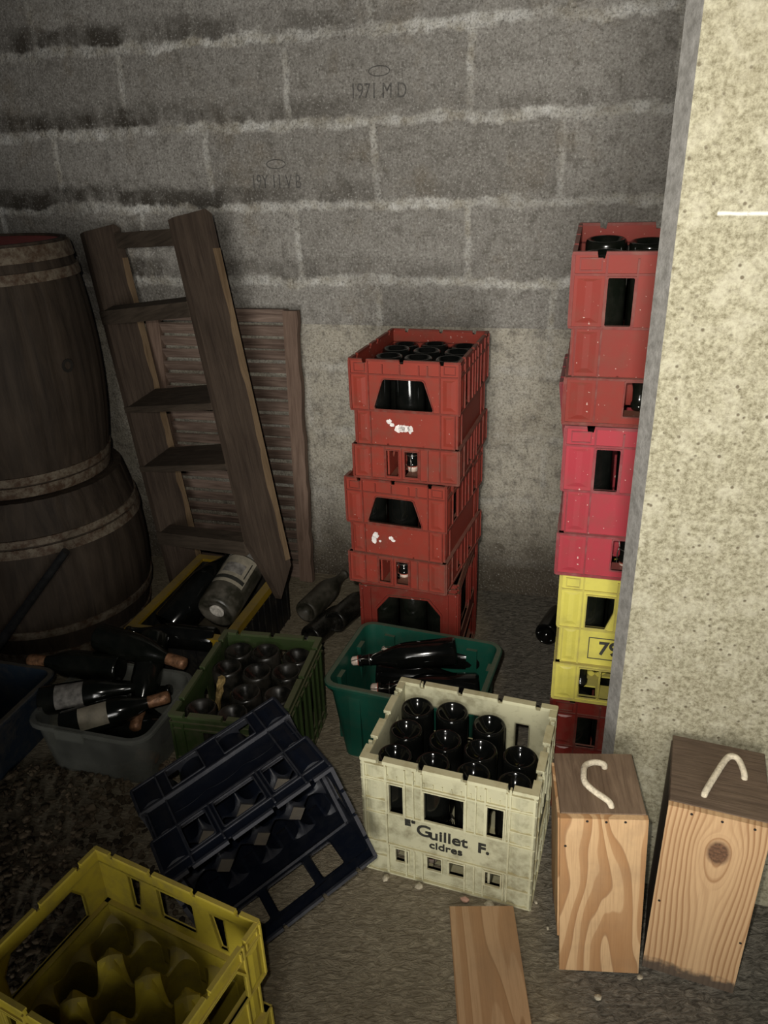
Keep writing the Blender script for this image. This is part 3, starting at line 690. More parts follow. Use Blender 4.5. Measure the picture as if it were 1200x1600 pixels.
def tiered_wall(L, h, M, up_holes, low_holes, cols, notches, T=0.004, st=0.008, zlo=0.10, zmid=0.198, zrim=0.300, mid_holes=(), corner=0.052, squares=True):
    """bottle crate wall: rim band, upper band, set-back middle band and lower band, with ribs"""
    bm = bmesh.new(); e = T
    slab(bm, top_outline(e, L-e, zmid, h, notches), up_holes, -e, 0.0, M)
    slab(bm, rect(e+st, L-e-st, zlo-0.004, zmid+0.004), list(mid_holes), -e-st, -st, M)
    slab(bm, rect(e, L-e, 0.0, zlo), low_holes, -e, 0.0, M)
    # ledges
    for z in (zmid, zlo-0.004):
        box(bm, 0.001, L-0.001, -st-e, 0.0024, z, z+0.0045, M, 1)
    box(bm, 0.0, L, -e, 0.0030, zrim-0.002, zrim+0.002, M, 1)
    box(bm, 0.0, L, -e, 0.0028, -0.0003, 0.006, M, 1)
    # rim lip, split at the notches
    edges = [0.0] + [q for c, wd, dp in sorted(notches) for q in (c-wd/2, c+wd/2)] + [L]
    for a, b in zip(edges[0::2], edges[1::2]): box(bm, a, b, -e-0.002, 0.0026, h-0.005, h+(0.0005 if L < 0.35 else 0.0012), M, 1)
    # ribs
    def rib(s, z0, z1, o=0.0, wd=0.0038, p=0.0036): box(bm, s-wd/2, s+wd/2, o, o+p, z0, z1, M, 1)
    for s in (0.0018, corner, L-corner, L-0.0018):
        rib(s, zmid+0.005, h-0.005); rib(s, 0.006, zlo)
        rib(min(max(s, st+0.005), L-st-0.005), zlo, zmid, -st)
    for s in cols:
        if not any(min(p[0] for p in hl)-0.001 < s < max(p[0] for p in hl)+0.001 for hl in up_holes): rib(s, zmid+0.005, zrim)
        rib(s, zrim, h-0.012)
        if not any(min(p[0] for p in hl)-0.001 < s < max(p[0] for p in hl)+0.001 for hl in low_holes): rib(s, 0.006, zlo)
    for hl in list(up_holes)+list(low_holes):        # raised frame round each opening
        n = len(hl); c = Vector((sum(p[0] for p in hl)/n, sum(p[1] for p in hl)/n))
        big = [(c.x + (p[0]-c.x)*1.0 + (0.0030 if p[0] > c.x else -0.0030), c.y + (p[1]-c.y)*1.0 + (0.0030 if p[1] > c.y else -0.0030)) for p in hl]
        slab(bm, big, [hl], -e, 0.0030, M, 1)
    # bevelled corner pillars and little cells in the rim
    for a, b in ((0.010, corner-0.008), (L-corner+0.008, L-0.010)):
        for z0, z1, o in ((zmid+0.012, zrim-0.008, 0.0), (zlo+0.008, zmid-0.008, -st), (0.012, zlo-0.010, 0.0)):
            s0, s1 = max(a, st+0.008 if o else a), min(b, L-st-0.008 if o else b); m = (s0+s1)/2
            v = [(s0, o, z0), (s1, o, z0), (s1, o, z1), (s0, o, z1)]; t = [(m-0.006, o+0.0035, z0+0.010), (m+0.006, o+0.0035, z0+0.010), (m+0.006, o+0.0035, z1-0.004), (m-0.006, o+0.0035, z1-0.004)]
            vv = [bm.verts.new(M @ Vector(p)) for p in v]; tt = [bm.verts.new(M @ Vector(p)) for p in t]
            bm.faces.new(tt)
            for i in range(4): bm.faces.new((vv[i], vv[(i+1) % 4], tt[(i+1) % 4], tt[i]))
        if squares:
            slab(bm, rect(a+0.002, b, zrim+0.006, h-0.010), [rect(a+0.0045, b-0.0025, zrim+0.0085, h-0.0125)], 0.0, 0.0026, M, 1)
    return bm
def crate_floor(w, d, z0=0.006, t=0.004, nx=8, ny=6, rim=0.012):
    bm = bmesh.new()
    holes = []
    a, b = (w-2*rim)/nx, (d-2*rim)/ny
    for i in range(nx):
        for j in range(ny):
            if (i+j) % 2 == 0: continue
            holes.append(rect(rim+i*a+0.004, rim+(i+1)*a-0.004, rim+j*b+0.004, rim+(j+1)*b-0.004))
    M = Matrix(((1, 0, 0, 0), (0, 0, 1, 0), (0, 1, 0, 0), (0, 0, 0, 1)))
    slab(bm, rect(0.005, w-0.005, 0.005, d-0.005), holes, z0, z0+t, M)
    return bm
def scallop(L, n, zlow, zhigh, z0, inset=0.0):
    pts = [(inset, z0), (L-inset, z0)]
    k = n*8
    for i in range(k, -1, -1):
        s = i/k*L; ph = (i/8.0) % 1.0
        c = abs(math.cos(ph*PI))
        pts.append((min(max(s, inset), L-inset), zlow + (zhigh-zlow)*c**1.6))
    return pts
def dividers(w, d, nx, ny, zlow, zhigh, z0=0.010, t=0.005, posts=0.0):
    bm = bmesh.new(); i0 = 0.008
    for j in range(1, ny):
        M = Matrix.Translation((0, d*j/ny, 0)); slab(bm, scallop(w, nx, zlow, zhigh, z0, i0), [], -t/2, t/2, M)
    for i in range(1, nx):
        M = Matrix(((0, 1, 0, w*i/nx), (1, 0, 0, 0), (0, 0, 1, 0), (0, 0, 0, 1))); slab(bm, scallop(d, ny, zlow, zhigh, z0, i0), [], -t/2, t/2, M)
    if posts:
        for i in range(1, nx):
            for j in range(1, ny):
                M = Matrix.Translation((w*i/nx, d*j/ny, 0)) @ Matrix.Rotation(PI/4, 4, 'Z')
                box(bm, -posts, posts, -posts, posts, z0, zhigh+0.002, M)
    return bm

def ring_dividers(bm, w, d, nx, ny, zlow, zhigh, z0=0.010, inset=0.006, R=0.0425, edge_k=0.35, pw=1.3, dip=0.02):
    """egg-box insert: a round cup per bottle; the land between cups sags between neighbours and peaks where four cups meet"""
    cw, cd = (w-2*inset)/nx, (d-2*inset)/ny; seg = 48
    for i in range(nx):
        for j in range(ny):
            cx, cy = inset + cw*(i+.5), inset + cd*(j+.5); L0, L1, L2, L3 = [], [], [], []
            for k in range(seg):
                th = 2*PI*k/seg; c_, s_ = math.cos(th), math.sin(th)
                f = 1.0/max(abs(c_), abs(s_))
                q = abs(math.sin(2*th))**pw
                edge = not (0 < i + (c_ > 0) < nx) or not (0 < j + (s_ > 0) < ny)
                zt = zlow + (zhigh-zlow)*q*(edge_k if edge else 1.0)
                ox, oy = c_*f*cw/2, s_*f*cd/2; ix, iy = c_*R, s_*R; mx_, my_ = (ox+ix)/2, (oy+iy)/2
                L0.append(bm.verts.new((cx+ix, cy+iy, z0))); L1.append(bm.verts.new((cx+ix, cy+iy, zt - 0.004 - dip*q)))
                L2.append(bm.verts.new((cx+mx_, cy+my_, zt - 0.001 - dip*0.3*q))); L3.append(bm.verts.new((cx+ox, cy+oy, zt)))
            for k in range(seg):
                n = (k+1) % seg
                for a, b in ((L0, L1), (L1, L2), (L2, L3)): bm.faces.new((a[k], a[n], b[n], b[k]))
    bmesh.ops.remove_doubles(bm, verts=bm.verts[:], dist=0.0003)
    return cw, cd

NOTF = ((0.042, 0.013, 0.010), (0.145, 0.013, 0.010), (0.253, 0.013, 0.010))
NOTS = ((0.051, 0.016, 0.012), (0.168, 0.016, 0.012), (0.232, 0.016, 0.012), (0.349, 0.016, 0.012))
TRAP = [(0.070, 0.206), (0.228, 0.206), (0.229, 0.212), (0.205, 0.284), (0.199, 0.288), (0.098, 0.288), (0.092, 0.284), (0.068, 0.212)]
def red_crate(label, mat, loc, yaw, h=0.339, long_front=False, rot=None, w=0.3, d=0.4, name='bottle_crate', group=None):
    """12-bottle crate: short wall 0.30 with a trapezoid hand hole, long wall 0.40 with slots"""
    t = thing(name, label, 'crate', loc, yaw, group, rot)
    k = h/0.34
    sc = lambda hl: [(p[0], p[1]*k) for p in hl]
    short = dict(up_holes=[sc(TRAP)], low_holes=[sc(rect(0.097, 0.131, 0.014, 0.088)), sc(rect(0.150, 0.186, 0.014, 0.088))], cols=(0.092, 0.140, 0.192, 0.215), notches=NOTF)
    long_ = dict(up_holes=[sc(rect(0.066, 0.114, 0.204, 0.294, 0.003)), sc(rect(0.286, 0.334, 0.204, 0.294, 0.003))],
                 low_holes=[sc(rect(0.118, 0.158, 0.022, 0.094, 0.003)), sc(rect(0.242, 0.282, 0.022, 0.094, 0.003))], cols=(0.118, 0.164, 0.200, 0.236, 0.282), notches=NOTS, corner=0.062)
    zz = dict(zlo=0.10*k, zmid=0.198*k, zrim=0.300*k)
    fr = wall_frames(w, d)
    specs = (long_, short, long_, short) if long_front else (short, long_, short, long_)
    for M, s, L in zip(fr, specs, (w, d, w, d)):
        mesh_obj('side_wall', tiered_wall(L, h, M, **s, **zz), mat, t)
    mesh_obj('base', crate_floor(w, d), mat, t)
    nx, ny = (4, 3) if long_front else (3, 4)
    mesh_obj('divider', dividers(w, d, nx, ny, 0.05, 0.105), mat, t)
    return t
def torn_patch(name, parent, M, blobs, seed, mat=None):
    rr = random.Random(seed); bm = bmesh.new()
    for cx, cz, a, b in blobs:
        n = 14; slab(bm, [(cx + a*math.cos(2*PI*k/n)*rr.uniform(.65, 1.1), cz + b*math.sin(2*PI*k/n)*rr.uniform(.65, 1.1)) for k in range(n)], [], 0.0002, 0.0010, M)
    return mesh_obj(name, bm, mat or M_STICK, parent)
def local(t, x, y, z=0.0): return t.matrix_basis @ Vector((x, y, z))

ORD = ['first', 'second', 'third', 'fourth']
def fill(t, nx, ny, w, d, want, yaw, lab, group, ztop=0.31, jit=0.004, kind='plain', body=None, inset=0.012, dz=None, seed=1):
    rr = random.Random(seed); mw = t.matrix_basis; out = []
    for (i, j) in want:
        x = inset + (w-2*inset)*(i+0.5)/nx + rr.uniform(-jit, jit); y = inset + (d-2*inset)*(j+0.5)/ny + rr.uniform(-jit, jit)
        z = ztop + rr.uniform(-0.006, 0.006) + (dz or {}).get((i, j), 0)
        p = mw @ Vector((x, y, z)); R = mw.to_3x3().to_4x4() @ Matrix.Rotation(PI, 4, 'X') @ Matrix.Rotation(rr.uniform(0, 6.28), 4, 'Z') @ Matrix.Rotation(rr.uniform(-.03, .03), 4, 'X')
        l = lab(i, j)
        if kind == 'swing':
            b = swing_bottle(l, group, p, R)
        else:
            b = simple_bottle(body or BODY, l, group, p, R.to_euler())
        out.append(b)
    return out
def rowlab(kind, where, nx, ny):
    def f(i, j):
        row = 'front row' if j == 0 else ('back row' if j == ny-1 else ORD[j] + ' row')
        return '%s in %s, %s, %s from left' % (kind, where, row, ORD[i])
    return f

# --- middle stack of red crates
c1 = red_crate('top red crate of the middle stack, full of upturned bottles, torn sticker on front', M_RED, (-0.080, 2.022, 0.761), -0.318)
torn_patch('sticker', c1, wall_frames(.3, .4)[0] @ Matrix.Translation((0, -0.008, 0)), [(0.105, 0.168, 0.009, 0.008), (0.113, 0.160, 0.008, 0.006)], 1)
s_ = torn_patch('sticker', c1, wall_frames(.3, .4)[0] @ Matrix.Translation((0, -0.008, 0)), [(0.130, 0.150, 0.012, 0.012), (0.150, 0.151, 0.014, 0.011), (0.164, 0.150, 0.009, 0.012), (0.140, 0.149, 0.012, 0.012)], 4)
c2 = red_crate('red crate second from top of the middle stack, two white paper scraps on front', M_RED, (-0.108, 2.035, 0.420), -0.375)
torn_patch('sticker', c2, wall_frames(.3, .4)[0] @ Matrix.Translation((0, -0.008, 0)), [(0.085, 0.160, 0.010, 0.012), (0.080, 0.145, 0.009, 0.013), (0.098, 0.143, 0.004, 0.004)], 2)
torn_patch('sticker', c2, wall_frames(.3, .4)[0] @ Matrix.Translation((0, -0.008, 0)), [(0.133, 0.157, 0.008, 0.007), (0.139, 0.150, 0.007, 0.004)], 3)
fill(c1, 3, 4, .3, .4, [(i, j) for j in range(4) for i in range(3)], 0, rowlab('upturned bottle', 'top middle-stack crate', 3, 4), 'bottles in the top crate of the middle stack', kind='swing', seed=4)
fill(c2, 3, 4, .3, .4, [(0, 0), (1, 0), (2, 0), (2, 1), (2, 2)], 0, rowlab('bottle', 'second middle-stack crate', 3, 4), 'bottles in the second crate of the middle stack', kind='swing', seed=5)

def big_red_crate(label, loc, yaw, w=0.3, d=0.4, h=0.42):
    t = thing('bottle_crate', label, 'crate', loc, yaw)
    fr = wall_frames(w, d)
    for M, L in zip(fr, (w, d, w, d)):
        bm = bmesh.new()
        if L < 0.35:
            o = [(0.050, 0.20), (0.072, 0.16), (L-0.072, 0.16), (L-0.050, 0.20), (L-0.050, 0.305), (L-0.090, 0.355), (0.090, 0.355), (0.050, 0.305)]
            hs = [o, rect(0.06, L-0.06, 0.03, 0.12, 0.01)]
        else:
            hs = [rect(0.055, L-0.175, 0.215, 0.375, 0.02), rect(L-0.135, L-0.065, 0.215, 0.345, 0.01), rect(0.06, L-0.06, 0.03, 0.15, 0.01)]
        slab(bm, rect(0.004, L-0.004, 0.0, h), hs, -0.006, 0.0, M)
        for z in (h-0.006, h-0.022, h-0.038, 0.0): box(bm, 0.0, L, -0.006, 0.006, z, z+0.006, M)
        for s in (0.0, 0.026, L-0.032, L-0.006): box(bm, s, s+0.006, 0.0, 0.005, 0.0, h-0.035, M)
        for hl in hs:
            n = len(hl); cx = sum(p[0] for p in hl)/n; cz = sum(p[1] for p in hl)/n
            slab(bm, [(p[0]+(0.005 if p[0] > cx else -0.005), p[1]+(0.005 if p[1] > cz else -0.005)) for p in hl], [hl], -0.008, 0.004, M)
        mesh_obj('side_wall', bm, M_DRED2, t)
    mesh_obj('base', crate_floor(w, d), M_DRED2, t)
    return t
M_DRED2 = plastic('worn_red_plastic', (0.150, 0.020, 0.013), (0.105, 0.015, 0.011), dirt_amt=0.35, rough=0.5, speck=0.3, spec=0.14)
c3 = big_red_crate('bottom red crate of the middle stack with one large eight-sided opening', (-0.079, 2.064, 0.0), -0.269)
fill(c3, 3, 4, .3, .4, [(0, 0), (1, 0), (2, 0), (2, 1), (2, 2), (2, 3)], 0, rowlab('bottle', 'bottom middle-stack crate', 3, 4), 'bottles in the bottom crate of the middle stack', ztop=0.345, seed=6)

# --- right stack
r1 = red_crate('topmost brick-red crate of the right stack beside the pillar', M_REDL, (0.378, 1.527, 1.0635), -0.27, 0.345, True, w=.4, d=.33,
               rot=Matrix.Rotation(-0.27, 4, 'Z') @ Matrix.Rotation(math.radians(4.5), 4, 'X'))      # propped up at the back by the crate behind
fill(r1, 4, 3, .4, .33, [(i, j) for j in range(3) for i in range(3)], 0, rowlab('upturned bottle', 'topmost right-stack crate', 4, 3), 'bottles in the topmost crate of the right stack', ztop=0.318, seed=8)
r2 = red_crate('pink-red crate under the topmost crate of the right stack', M_PINK, (0.385, 1.524, 0.708), -0.27, 0.352, True, w=.4, d=.3)
fill(r2, 4, 3, .4, .3, [(0, 0), (1, 0), (2, 0), (0, 1), (1, 1), (2, 1)], 0, rowlab('bottle', 'pink-red right-stack crate', 4, 3), 'bottles in the pink-red crate', kind='swing', seed=9)
torn_patch('scuffed_patch', r2, wall_frames(.4, .3)[0] @ Matrix.Translation((0, -0.008, 0)), [(0.175, 0.150, 0.030, 0.020), (0.205, 0.160, 0.025, 0.018)], 6, flat_mat('scuffed_pink', (0.50, 0.13, 0.13), 0.6, 0, 0.3, 70))

def yellow79(label, loc, yaw, w=0.4, d=0.3, h=0.352):
    t = thing('bottle_crate', label, 'crate', loc, yaw); fr = wall_frames(w, d)
    holesF = [[(0.062, 0.215), (0.106, 0.215), (0.122, 0.262), (0.122, 0.300), (0.062, 0.300)], [(0.134, 0.215), (0.266, 0.215), (0.244, 0.300), (0.156, 0.300), (0.152, 0.262)], [(0.294, 0.215), (0.338, 0.215), (0.338, 0.300), (0.278, 0.300), (0.278, 0.262)]]
    lowF = [rect(0.060, 0.105, 0.014, 0.098, 0.003), rect(0.109, 0.154, 0.014, 0.098, 0.003), rect(0.158, 0.242, 0.014, 0.098, 0.003), rect(0.246, 0.291, 0.014, 0.098, 0.003), rect(0.295, 0.340, 0.014, 0.098, 0.003)]
    short = dict(up_holes=[TRAP], low_holes=[rect(0.097, 0.131, 0.014, 0.088), rect(0.150, 0.186, 0.014, 0.088)], cols=(0.092, 0.140, 0.192, 0.215), notches=NOTF)
    for k, (M, L) in enumerate(zip(fr, (w, d, w, d))):
        s = dict(up_holes=holesF, low_holes=lowF, cols=(0.127, 0.273), notches=()) if k in (0, 2) else short
        mesh_obj('side_wall', tiered_wall(L, h, M, **s, zlo=0.107, zmid=0.207, zrim=0.312), M_YEL, t)
    mesh_obj('base', crate_floor(w, d), M_YEL, t)
    bm = bmesh.new()
    for j in (0.10, 0.20):
        M = Matrix.Translation((0, j, 0))
        for a in (0.0, 0.1, 0.2, 0.3):
            for p, q in (((a+.004, 0.012), (a+.096, 0.095)), ((a+.004, 0.095), (a+.096, 0.012))):
                dv = Vector((q[0]-p[0], q[1]-p[1])).normalized()*0.0; nx = Vector((-(q[1]-p[1]), q[0]-p[0])).normalized()*0.007
                slab(bm, [(p[0]-nx.x, p[1]-nx.y), (q[0]-nx.x, q[1]-nx.y), (q[0]+nx.x, q[1]+nx.y), (p[0]+nx.x, p[1]+nx.y)], [], -0.003, 0.003, M)
    mesh_obj('divider', bm, M_YEL, t)
    M = fr[0] @ Matrix.Translation((0, -0.008, 0))
    bm = bmesh.new(); slab(bm, rect(0.074, 0.326, 0.124, 0.184), [rect(0.0762, 0.3238, 0.1262, 0.1818)], 0.0001, 0.0009, M)
    mesh_obj('number_frame', bm, M_INK, t)
    text_obj('lettering', '79', 0.050, M_INK, Matrix.Translation((0.121, 0.0070, 0.154)) @ FRONT, t, 0.95, 0.0012, 0.0008)
    return t
r3 = yellow79('yellow crate marked 79, under the pink-red crate', (0.400, 1.530, 0.354), -0.27)
fill(r3, 4, 3, .4, .3, [(0, 0), (1, 0), (2, 0), (0, 1), (1, 1), (2, 1)], 0, rowlab('bottle', 'yellow 79 crate', 4, 3), 'bottles in the yellow crate of the right stack', seed=10)
r4 = red_crate('dark red crate at the foot of the right stack', M_DRED, (0.400, 1.534, 0.0), -0.27, 0.353, True, w=.4, d=.3)
fill(r4, 4, 3, .4, .3, [(0, 0), (1, 0), (2, 0), (0, 1), (1, 1), (2, 1)], 0, rowlab('bottle', 'dark red bottom right-stack crate', 4, 3), 'bottles in the bottom crate of the right stack', seed=11)
# a second stack hides behind it; only its topmost corner peeks out on the left
for k, (u, lab) in enumerate(((0.030, 'lowest pink-red crate of the stack hidden behind the right stack'), (0.030, 'middle pink-red crate of the stack hidden behind the right stack'),
                             (-0.022, 'pink-red crate peeking out behind the left side of the right stack'))):
    rt = Matrix.Rotation(-0.27, 4, 'Z') @ Matrix.Rotation(-0.13 if k == 2 else 0.0, 4, 'Y')
    red_crate(lab, M_PINK, W(u, 1.902, 0.354*k + (0.006 if k == 2 else 0)), -0.27, 0.352, True, w=.4, d=.3, rot=rt)

# --- cream crate with lettering
WX, WY, WYAW, WW, WD, WH = -0.073, 1.352, -0.348, 0.402, 0.306, 0.348
def cream_crate():
    t = thing('bottle_crate', 'cream cider crate with black lettering, full of upturned bottles', 'crate', (WX, WY, 0), WYAW)
    fr = wall_frames(WW, WD); h = WH
    for k, (M, L) in enumerate(zip(fr, (WW, WD, WW, WD))):
        bm = bmesh.new(); e = 0.004
        if L > 0.35:
            ups = [rect(0.066, 0.099, 0.197, 0.283), rect(0.149, 0.241, 0.197, 0.283), rect(0.294, 0.330, 0.197, 0.283)]
            lows = [rect(0.078, 0.109, 0.045, 0.086), rect(0.156, 0.190, 0.045, 0.086), rect(0.209, 0.244, 0.045, 0.086), rect(0.294, 0.329, 0.045, 0.086)]
            ribs = (0.060, 0.104, 0.124, 0.144, 0.246, 0.268, 0.289, 0.336); nots = ((0.046, 0.014, 0.013), (0.140, 0.014, 0.013), (0.242, 0.014, 0.013), (0.342, 0.014, 0.013))
        else:
            ups = [rect(0.070, 0.105, 0.197, 0.283), rect(0.200, 0.236, 0.197, 0.283)]
            lows = [rect(0.080, 0.110, 0.045, 0.086), rect(0.138, 0.168, 0.045, 0.086), rect(0.196, 0.226, 0.045, 0.086)]
            ribs = (0.060, 0.110, 0.132, 0.174, 0.195, 0.246); nots = ((0.060, 0.03, 0.010), (0.153, 0.03, 0.010), (0.246, 0.03, 0.010))
        cw = 0.060; st = 0.009
        # centre field set back between two buttressed corner columns
        slab(bm, top_outline(e, L-e, 0.0, h, nots), ups+lows, -st-e, -st+0.003, M)
        for z, p in ((h-0.006, 0.0), (0.290, -0.002), (0.190, -0.003), (0.092, -0.003), (0.0, 0.0)): box(bm, 0.002, L-0.002, -st, p+0.0008, z, z+0.0045, M, 1) if z < h-0.01 else None
        edges = [0.0] + [q for c, wd, dp in nots for q in (c-wd/2, c+wd/2)] + [L]
        for a, b in zip(edges[0::2], edges[1::2]): box(bm, a, b, -0.0165, 0.0014, h-0.008, h+(0.0005 if L < 0.35 else 0.0012), M, 1)
        for s in ribs:
            hit = [hl for hl in ups if min(p[0] for p in hl) < s < max(p[0] for p in hl)]
            box(bm, s-0.0017, s+0.0017, -st, -0.0005, 0.192, h-0.014, M, 1) if not hit else None
            box(bm, s-0.0017, s+0.0017, -st, -0.0005, 0.004, 0.094, M, 1)
        for hl in ups+lows:
            s0, s1 = min(p[0] for p in hl), max(p[0] for p in hl); z0, z1 = min(p[1] for p in hl), max(p[1] for p in hl)
            slab(bm, rect(s0-0.0035, s1+0.0035, z0-0.0035, z1+0.0035), [hl], -st-e, -0.0012, M, 1)
        for a, b in ((0.0, 0.060), (L-0.060, L)):
            box(bm, a, a+0.004, -st, 0.0, 0, h, M, 1); box(bm, b-0.004, b, -st, 0.0, 0, h, M, 1)
            for z in (0.004, 0.055, 0.100, 0.192, 0.232, 0.290):
                zt = {0.004: 0.050, 0.055: 0.096, 0.100: 0.186, 0.192: 0.228, 0.232: 0.286, 0.290: 0.330}[z]
                m0, m1 = a+0.006, b-0.006
                n = 6
                for q in range(n):          # half-round fluting in the corner column
                    x0 = m0+(m1-m0)*q/n; x1 = m0+(m1-m0)*(q+1)/n
                    y0 = -st + 0.007*math.sin(PI*q/n); y1 = -st + 0.007*math.sin(PI*(q+1)/n)
                    vs = [bm.verts.new(M @ Vector(p)) for p in ((x0, y0, z), (x1, y1, z), (x1, y1, zt), (x0, y0, zt))]; bm.faces.new(vs)
                box(bm, a, b, -st, 0.0004, zt+0.0005, zt+0.004, M, 1)
        # band ticks in the rim
        for s in [0.062+0.0215*q for q in range(int((L-0.12)/0.0215)+1)]: box(bm, s, s+0.002, -st, -0.003, 0.296, 0.308, M) if L > 0.35 else None
        mesh_obj('side_wall', bm, M_CREAM, t)
    mesh_obj('base', crate_floor(WW, WD), M_CREAM, t)
    mesh_obj('divider', dividers(WW, WD, 4, 3, 0.05, 0.10), M_CREAM, t)
    y = 0.0053
    def put(b, s, x, z, sx=1.0, bold=0.0008): text_obj('lettering', b, s, M_INK, Matrix.Translation((x, y, z)) @ FRONT, t, sx, bold, 0.0012)
    put('E', 0.026, 0.1085, 0.176, 1.05, 0.0016); put("ts", 0.012, 0.1225, 0.182, 1.0, 0.0010)
    put('G', 0.047, 0.148, 0.160, 1.10, 0.0006); put('uillet', 0.043, 0.2055, 0.1555, 1.08, 0.0006)
    put('F.', 0.040, 0.288, 0.1510, 1.0, 0.0014)
    put('cidres', 0.0295, 0.200, 0.1225, 1.12, 0.0005)
    return t
wc = cream_crate()
GB = 'upturned bottles in the cream crate'
fill(wc, 4, 3, WW, WD, [(i, j) for j in range(3) for i in range(4) if (i, j) != (3, 2)], 0, rowlab('upturned bottle', 'cream crate', 4, 3), GB, ztop=0.315, inset=0.016, kind='swing', seed=12, dz={(2, 1): -0.008, (3, 1): -0.004, (2, 2): -0.012, (3, 0): -0.006})

# --- green crate
GX, GY, GYAW, GW, GD, GH = -0.575, 1.603, -0.203, 0.300, 0.395, 0.285
def green_crate():
    t = thing('bottle_crate', 'olive green crate of upturned bottles behind the toppled navy crate', 'crate', (GX, GY, 0), GYAW)
    fr = wall_frames(GW, GD); h = GH
    for k, (M, L) in enumerate(zip(fr, (GW, GD, GW, GD))):
        bm = bmesh.new()
        if L > 0.35:
            hs = []
            for a in (0.05, 0.145, 0.24):
                hs += [[(a, 0.05), (a+0.055, 0.05), (a+0.07, 0.20), (a+0.035, 0.215)]]
        else: hs = [rect(0.085, L-0.085, 0.195, 0.235, 0.008), rect(0.04, 0.11, 0.03, 0.12, 0.006), rect(L-0.11, L-0.04, 0.03, 0.12, 0.006)]
        nots = [(L*f, 0.014, 0.010) for f in (0.15, 0.5, 0.85)]
        slab(bm, top_outline(0.004, L-0.004, 0, h, nots), hs, -0.006, -0.001, M)
        edges = [0.0] + [q for c, wd, dp in nots for q in (c-wd/2, c+wd/2)] + [L]
        for a, b in zip(edges[0::2], edges[1::2]): box(bm, a, b, -0.012, 0.004, h-0.008, h+(0.0005 if L < 0.35 else 0.0012), M, 1)
        for z in (h-0.028, h-0.048, 0.14 if L < 0.35 else 0.03, 0.0): box(bm, 0, L, -0.004, 0.004, z, z+0.005, M)
        if L > 0.35:
            for i in range(9):
                s = 0.03 + i*0.0425; box(bm, s-0.003, s+0.003, -0.001, 0.006, 0.005, h-0.028, M)
        else:
            for s in (0.0, 0.03, L-0.036, L-0.006): box(bm, s, s+0.006, -0.001, 0.005, 0.0, h-0.028, M)
        mesh_obj('side_wall', bm, M_GREEN, t)
    mesh_obj('base', crate_floor(GW, GD), M_GREEN, t)
    return t
gc = green_crate()
fill(gc, 3, 4, GW, GD, [(i, j) for j in range(4) for i in range(3) if (i, j) != (0, 1)], 0, rowlab('dusty upturned bottle', 'olive green crate', 3, 4), 'upturned bottles in the green crate', ztop=0.262, body=BODYD, inset=0.014, seed=13, dz={(2, 1): -0.01, (1, 3): 0.004}, jit=0.005)
bm = bmesh.new(); rr = random.Random(9)
Mf = gc.matrix_basis @ Matrix.Translation((0.055, 0.150, 0.225))
vs = []
for i in range(9):
    a = [Vector((0.010*math.cos(k*PI/4)*rr.uniform(.5, 1.4), 0.012*math.sin(k*PI/4)*rr.uniform(.5, 1.4), -0.055+i*0.013)) + Vector((0.002*i, 0.004*i, 0)) for k in range(8)]
    vs.append([bm.verts.new(Mf @ p) for p in a])
for a, b in zip(vs, vs[1:]):
    for k in range(8): bm.faces.new((a[k], a[(k+1) % 8], b[(k+1) % 8], b[k]))
bm.faces.new(list(reversed(vs[0]))); bm.faces.new(vs[-1])
tag(mesh_obj('crumpled_foil', bm, M_GOLD), 'crumpled gold foil stuck between the bottles of the green crate', 'foil')

# --- open tubs with tapered walls
def tub_shell(bm, w, d, h, taper, t, r=0.03, floor_t=0.004, lip=0.012, lip_h=0.012):
    def loop(x0, y0, x1, y1, r, z):
        out = []
        for cx, cy, a0 in ((x1-r, y0+r, -PI/2), (x1-r, y1-r, 0), (x0+r, y1-r, PI/2), (x0+r, y0+r, PI)):
            for k in range(5): out.append(bm.verts.new((cx+r*math.cos(a0+k*PI/8), cy+r*math.sin(a0+k*PI/8), z)))
        return out
    loops = [loop(taper, taper, w-taper, d-taper, r*.8, 0.0), loop(taper*.1, taper*.1, w-taper*.1, d-taper*.1, r, h-lip_h),
             loop(-lip, -lip, w+lip, d+lip, r+lip, h-lip_h), loop(-lip, -lip, w+lip, d+lip, r+lip, h-0.003), loop(-lip+.003, -lip+.003, w+lip-.003, d+lip-.003, r+lip, h),
             loop(t, t, w-t, d-t, r, h), loop(taper+t, taper+t, w-taper-t, d-taper-t, r*.8, floor_t)]
    for a, b in zip(loops, loops[1:]):
        n = len(a)
        for k in range(n): bm.faces.new((a[k], a[(k+1) % n], b[(k+1) % n], b[k]))
    bm.faces.new(list(reversed(loops[0]))); bm.faces.new(loops[-1])
TBX = Matrix.Translation((-0.1786, 1.734, 0)) @ Matrix.Rotation(-0.360, 4, 'Z')
tb = thing('storage_bin', 'teal plastic bin of loose swing-top bottles behind the cream crate', 'bin', TBX.translation, -0.360)
bm = bmesh.new(); tub_shell(bm, 0.422, 0.317, 0.271, 0.030, 0.004, 0.03)
tbs = mesh_obj('bin_shell', bm, M_TEAL, tb, True, 35)
for x0, x1, y0, y1 in ((0.066, 0.098, 0.006, 0.018), (0.324, 0.356, 0.006, 0.018), (0.066, 0.098, 0.299, 0.311), (0.324, 0.356, 0.299, 0.311),
                       (0.006, 0.020, 0.064, 0.100), (0.006, 0.020, 0.217, 0.253), (0.402, 0.416, 0.064, 0.100), (0.402, 0.416, 0.217, 0.253)):
    bm = bmesh.new(); box(bm, x0, x1, y0, y1, 0.03, 0.245); mesh_obj('stacking_rib', bm, M_TEAL, tb)
def lay(fn, label, group, base, neck, roll=0.0, **kw):
    return fn(label, group, W(*base), aim_face(W(*base), W(*neck), -0.15) if kw.get('lab') else aim(W(*base), W(*neck), roll), **kw)
SWG = 'loose swing-top bottles in the teal bin'
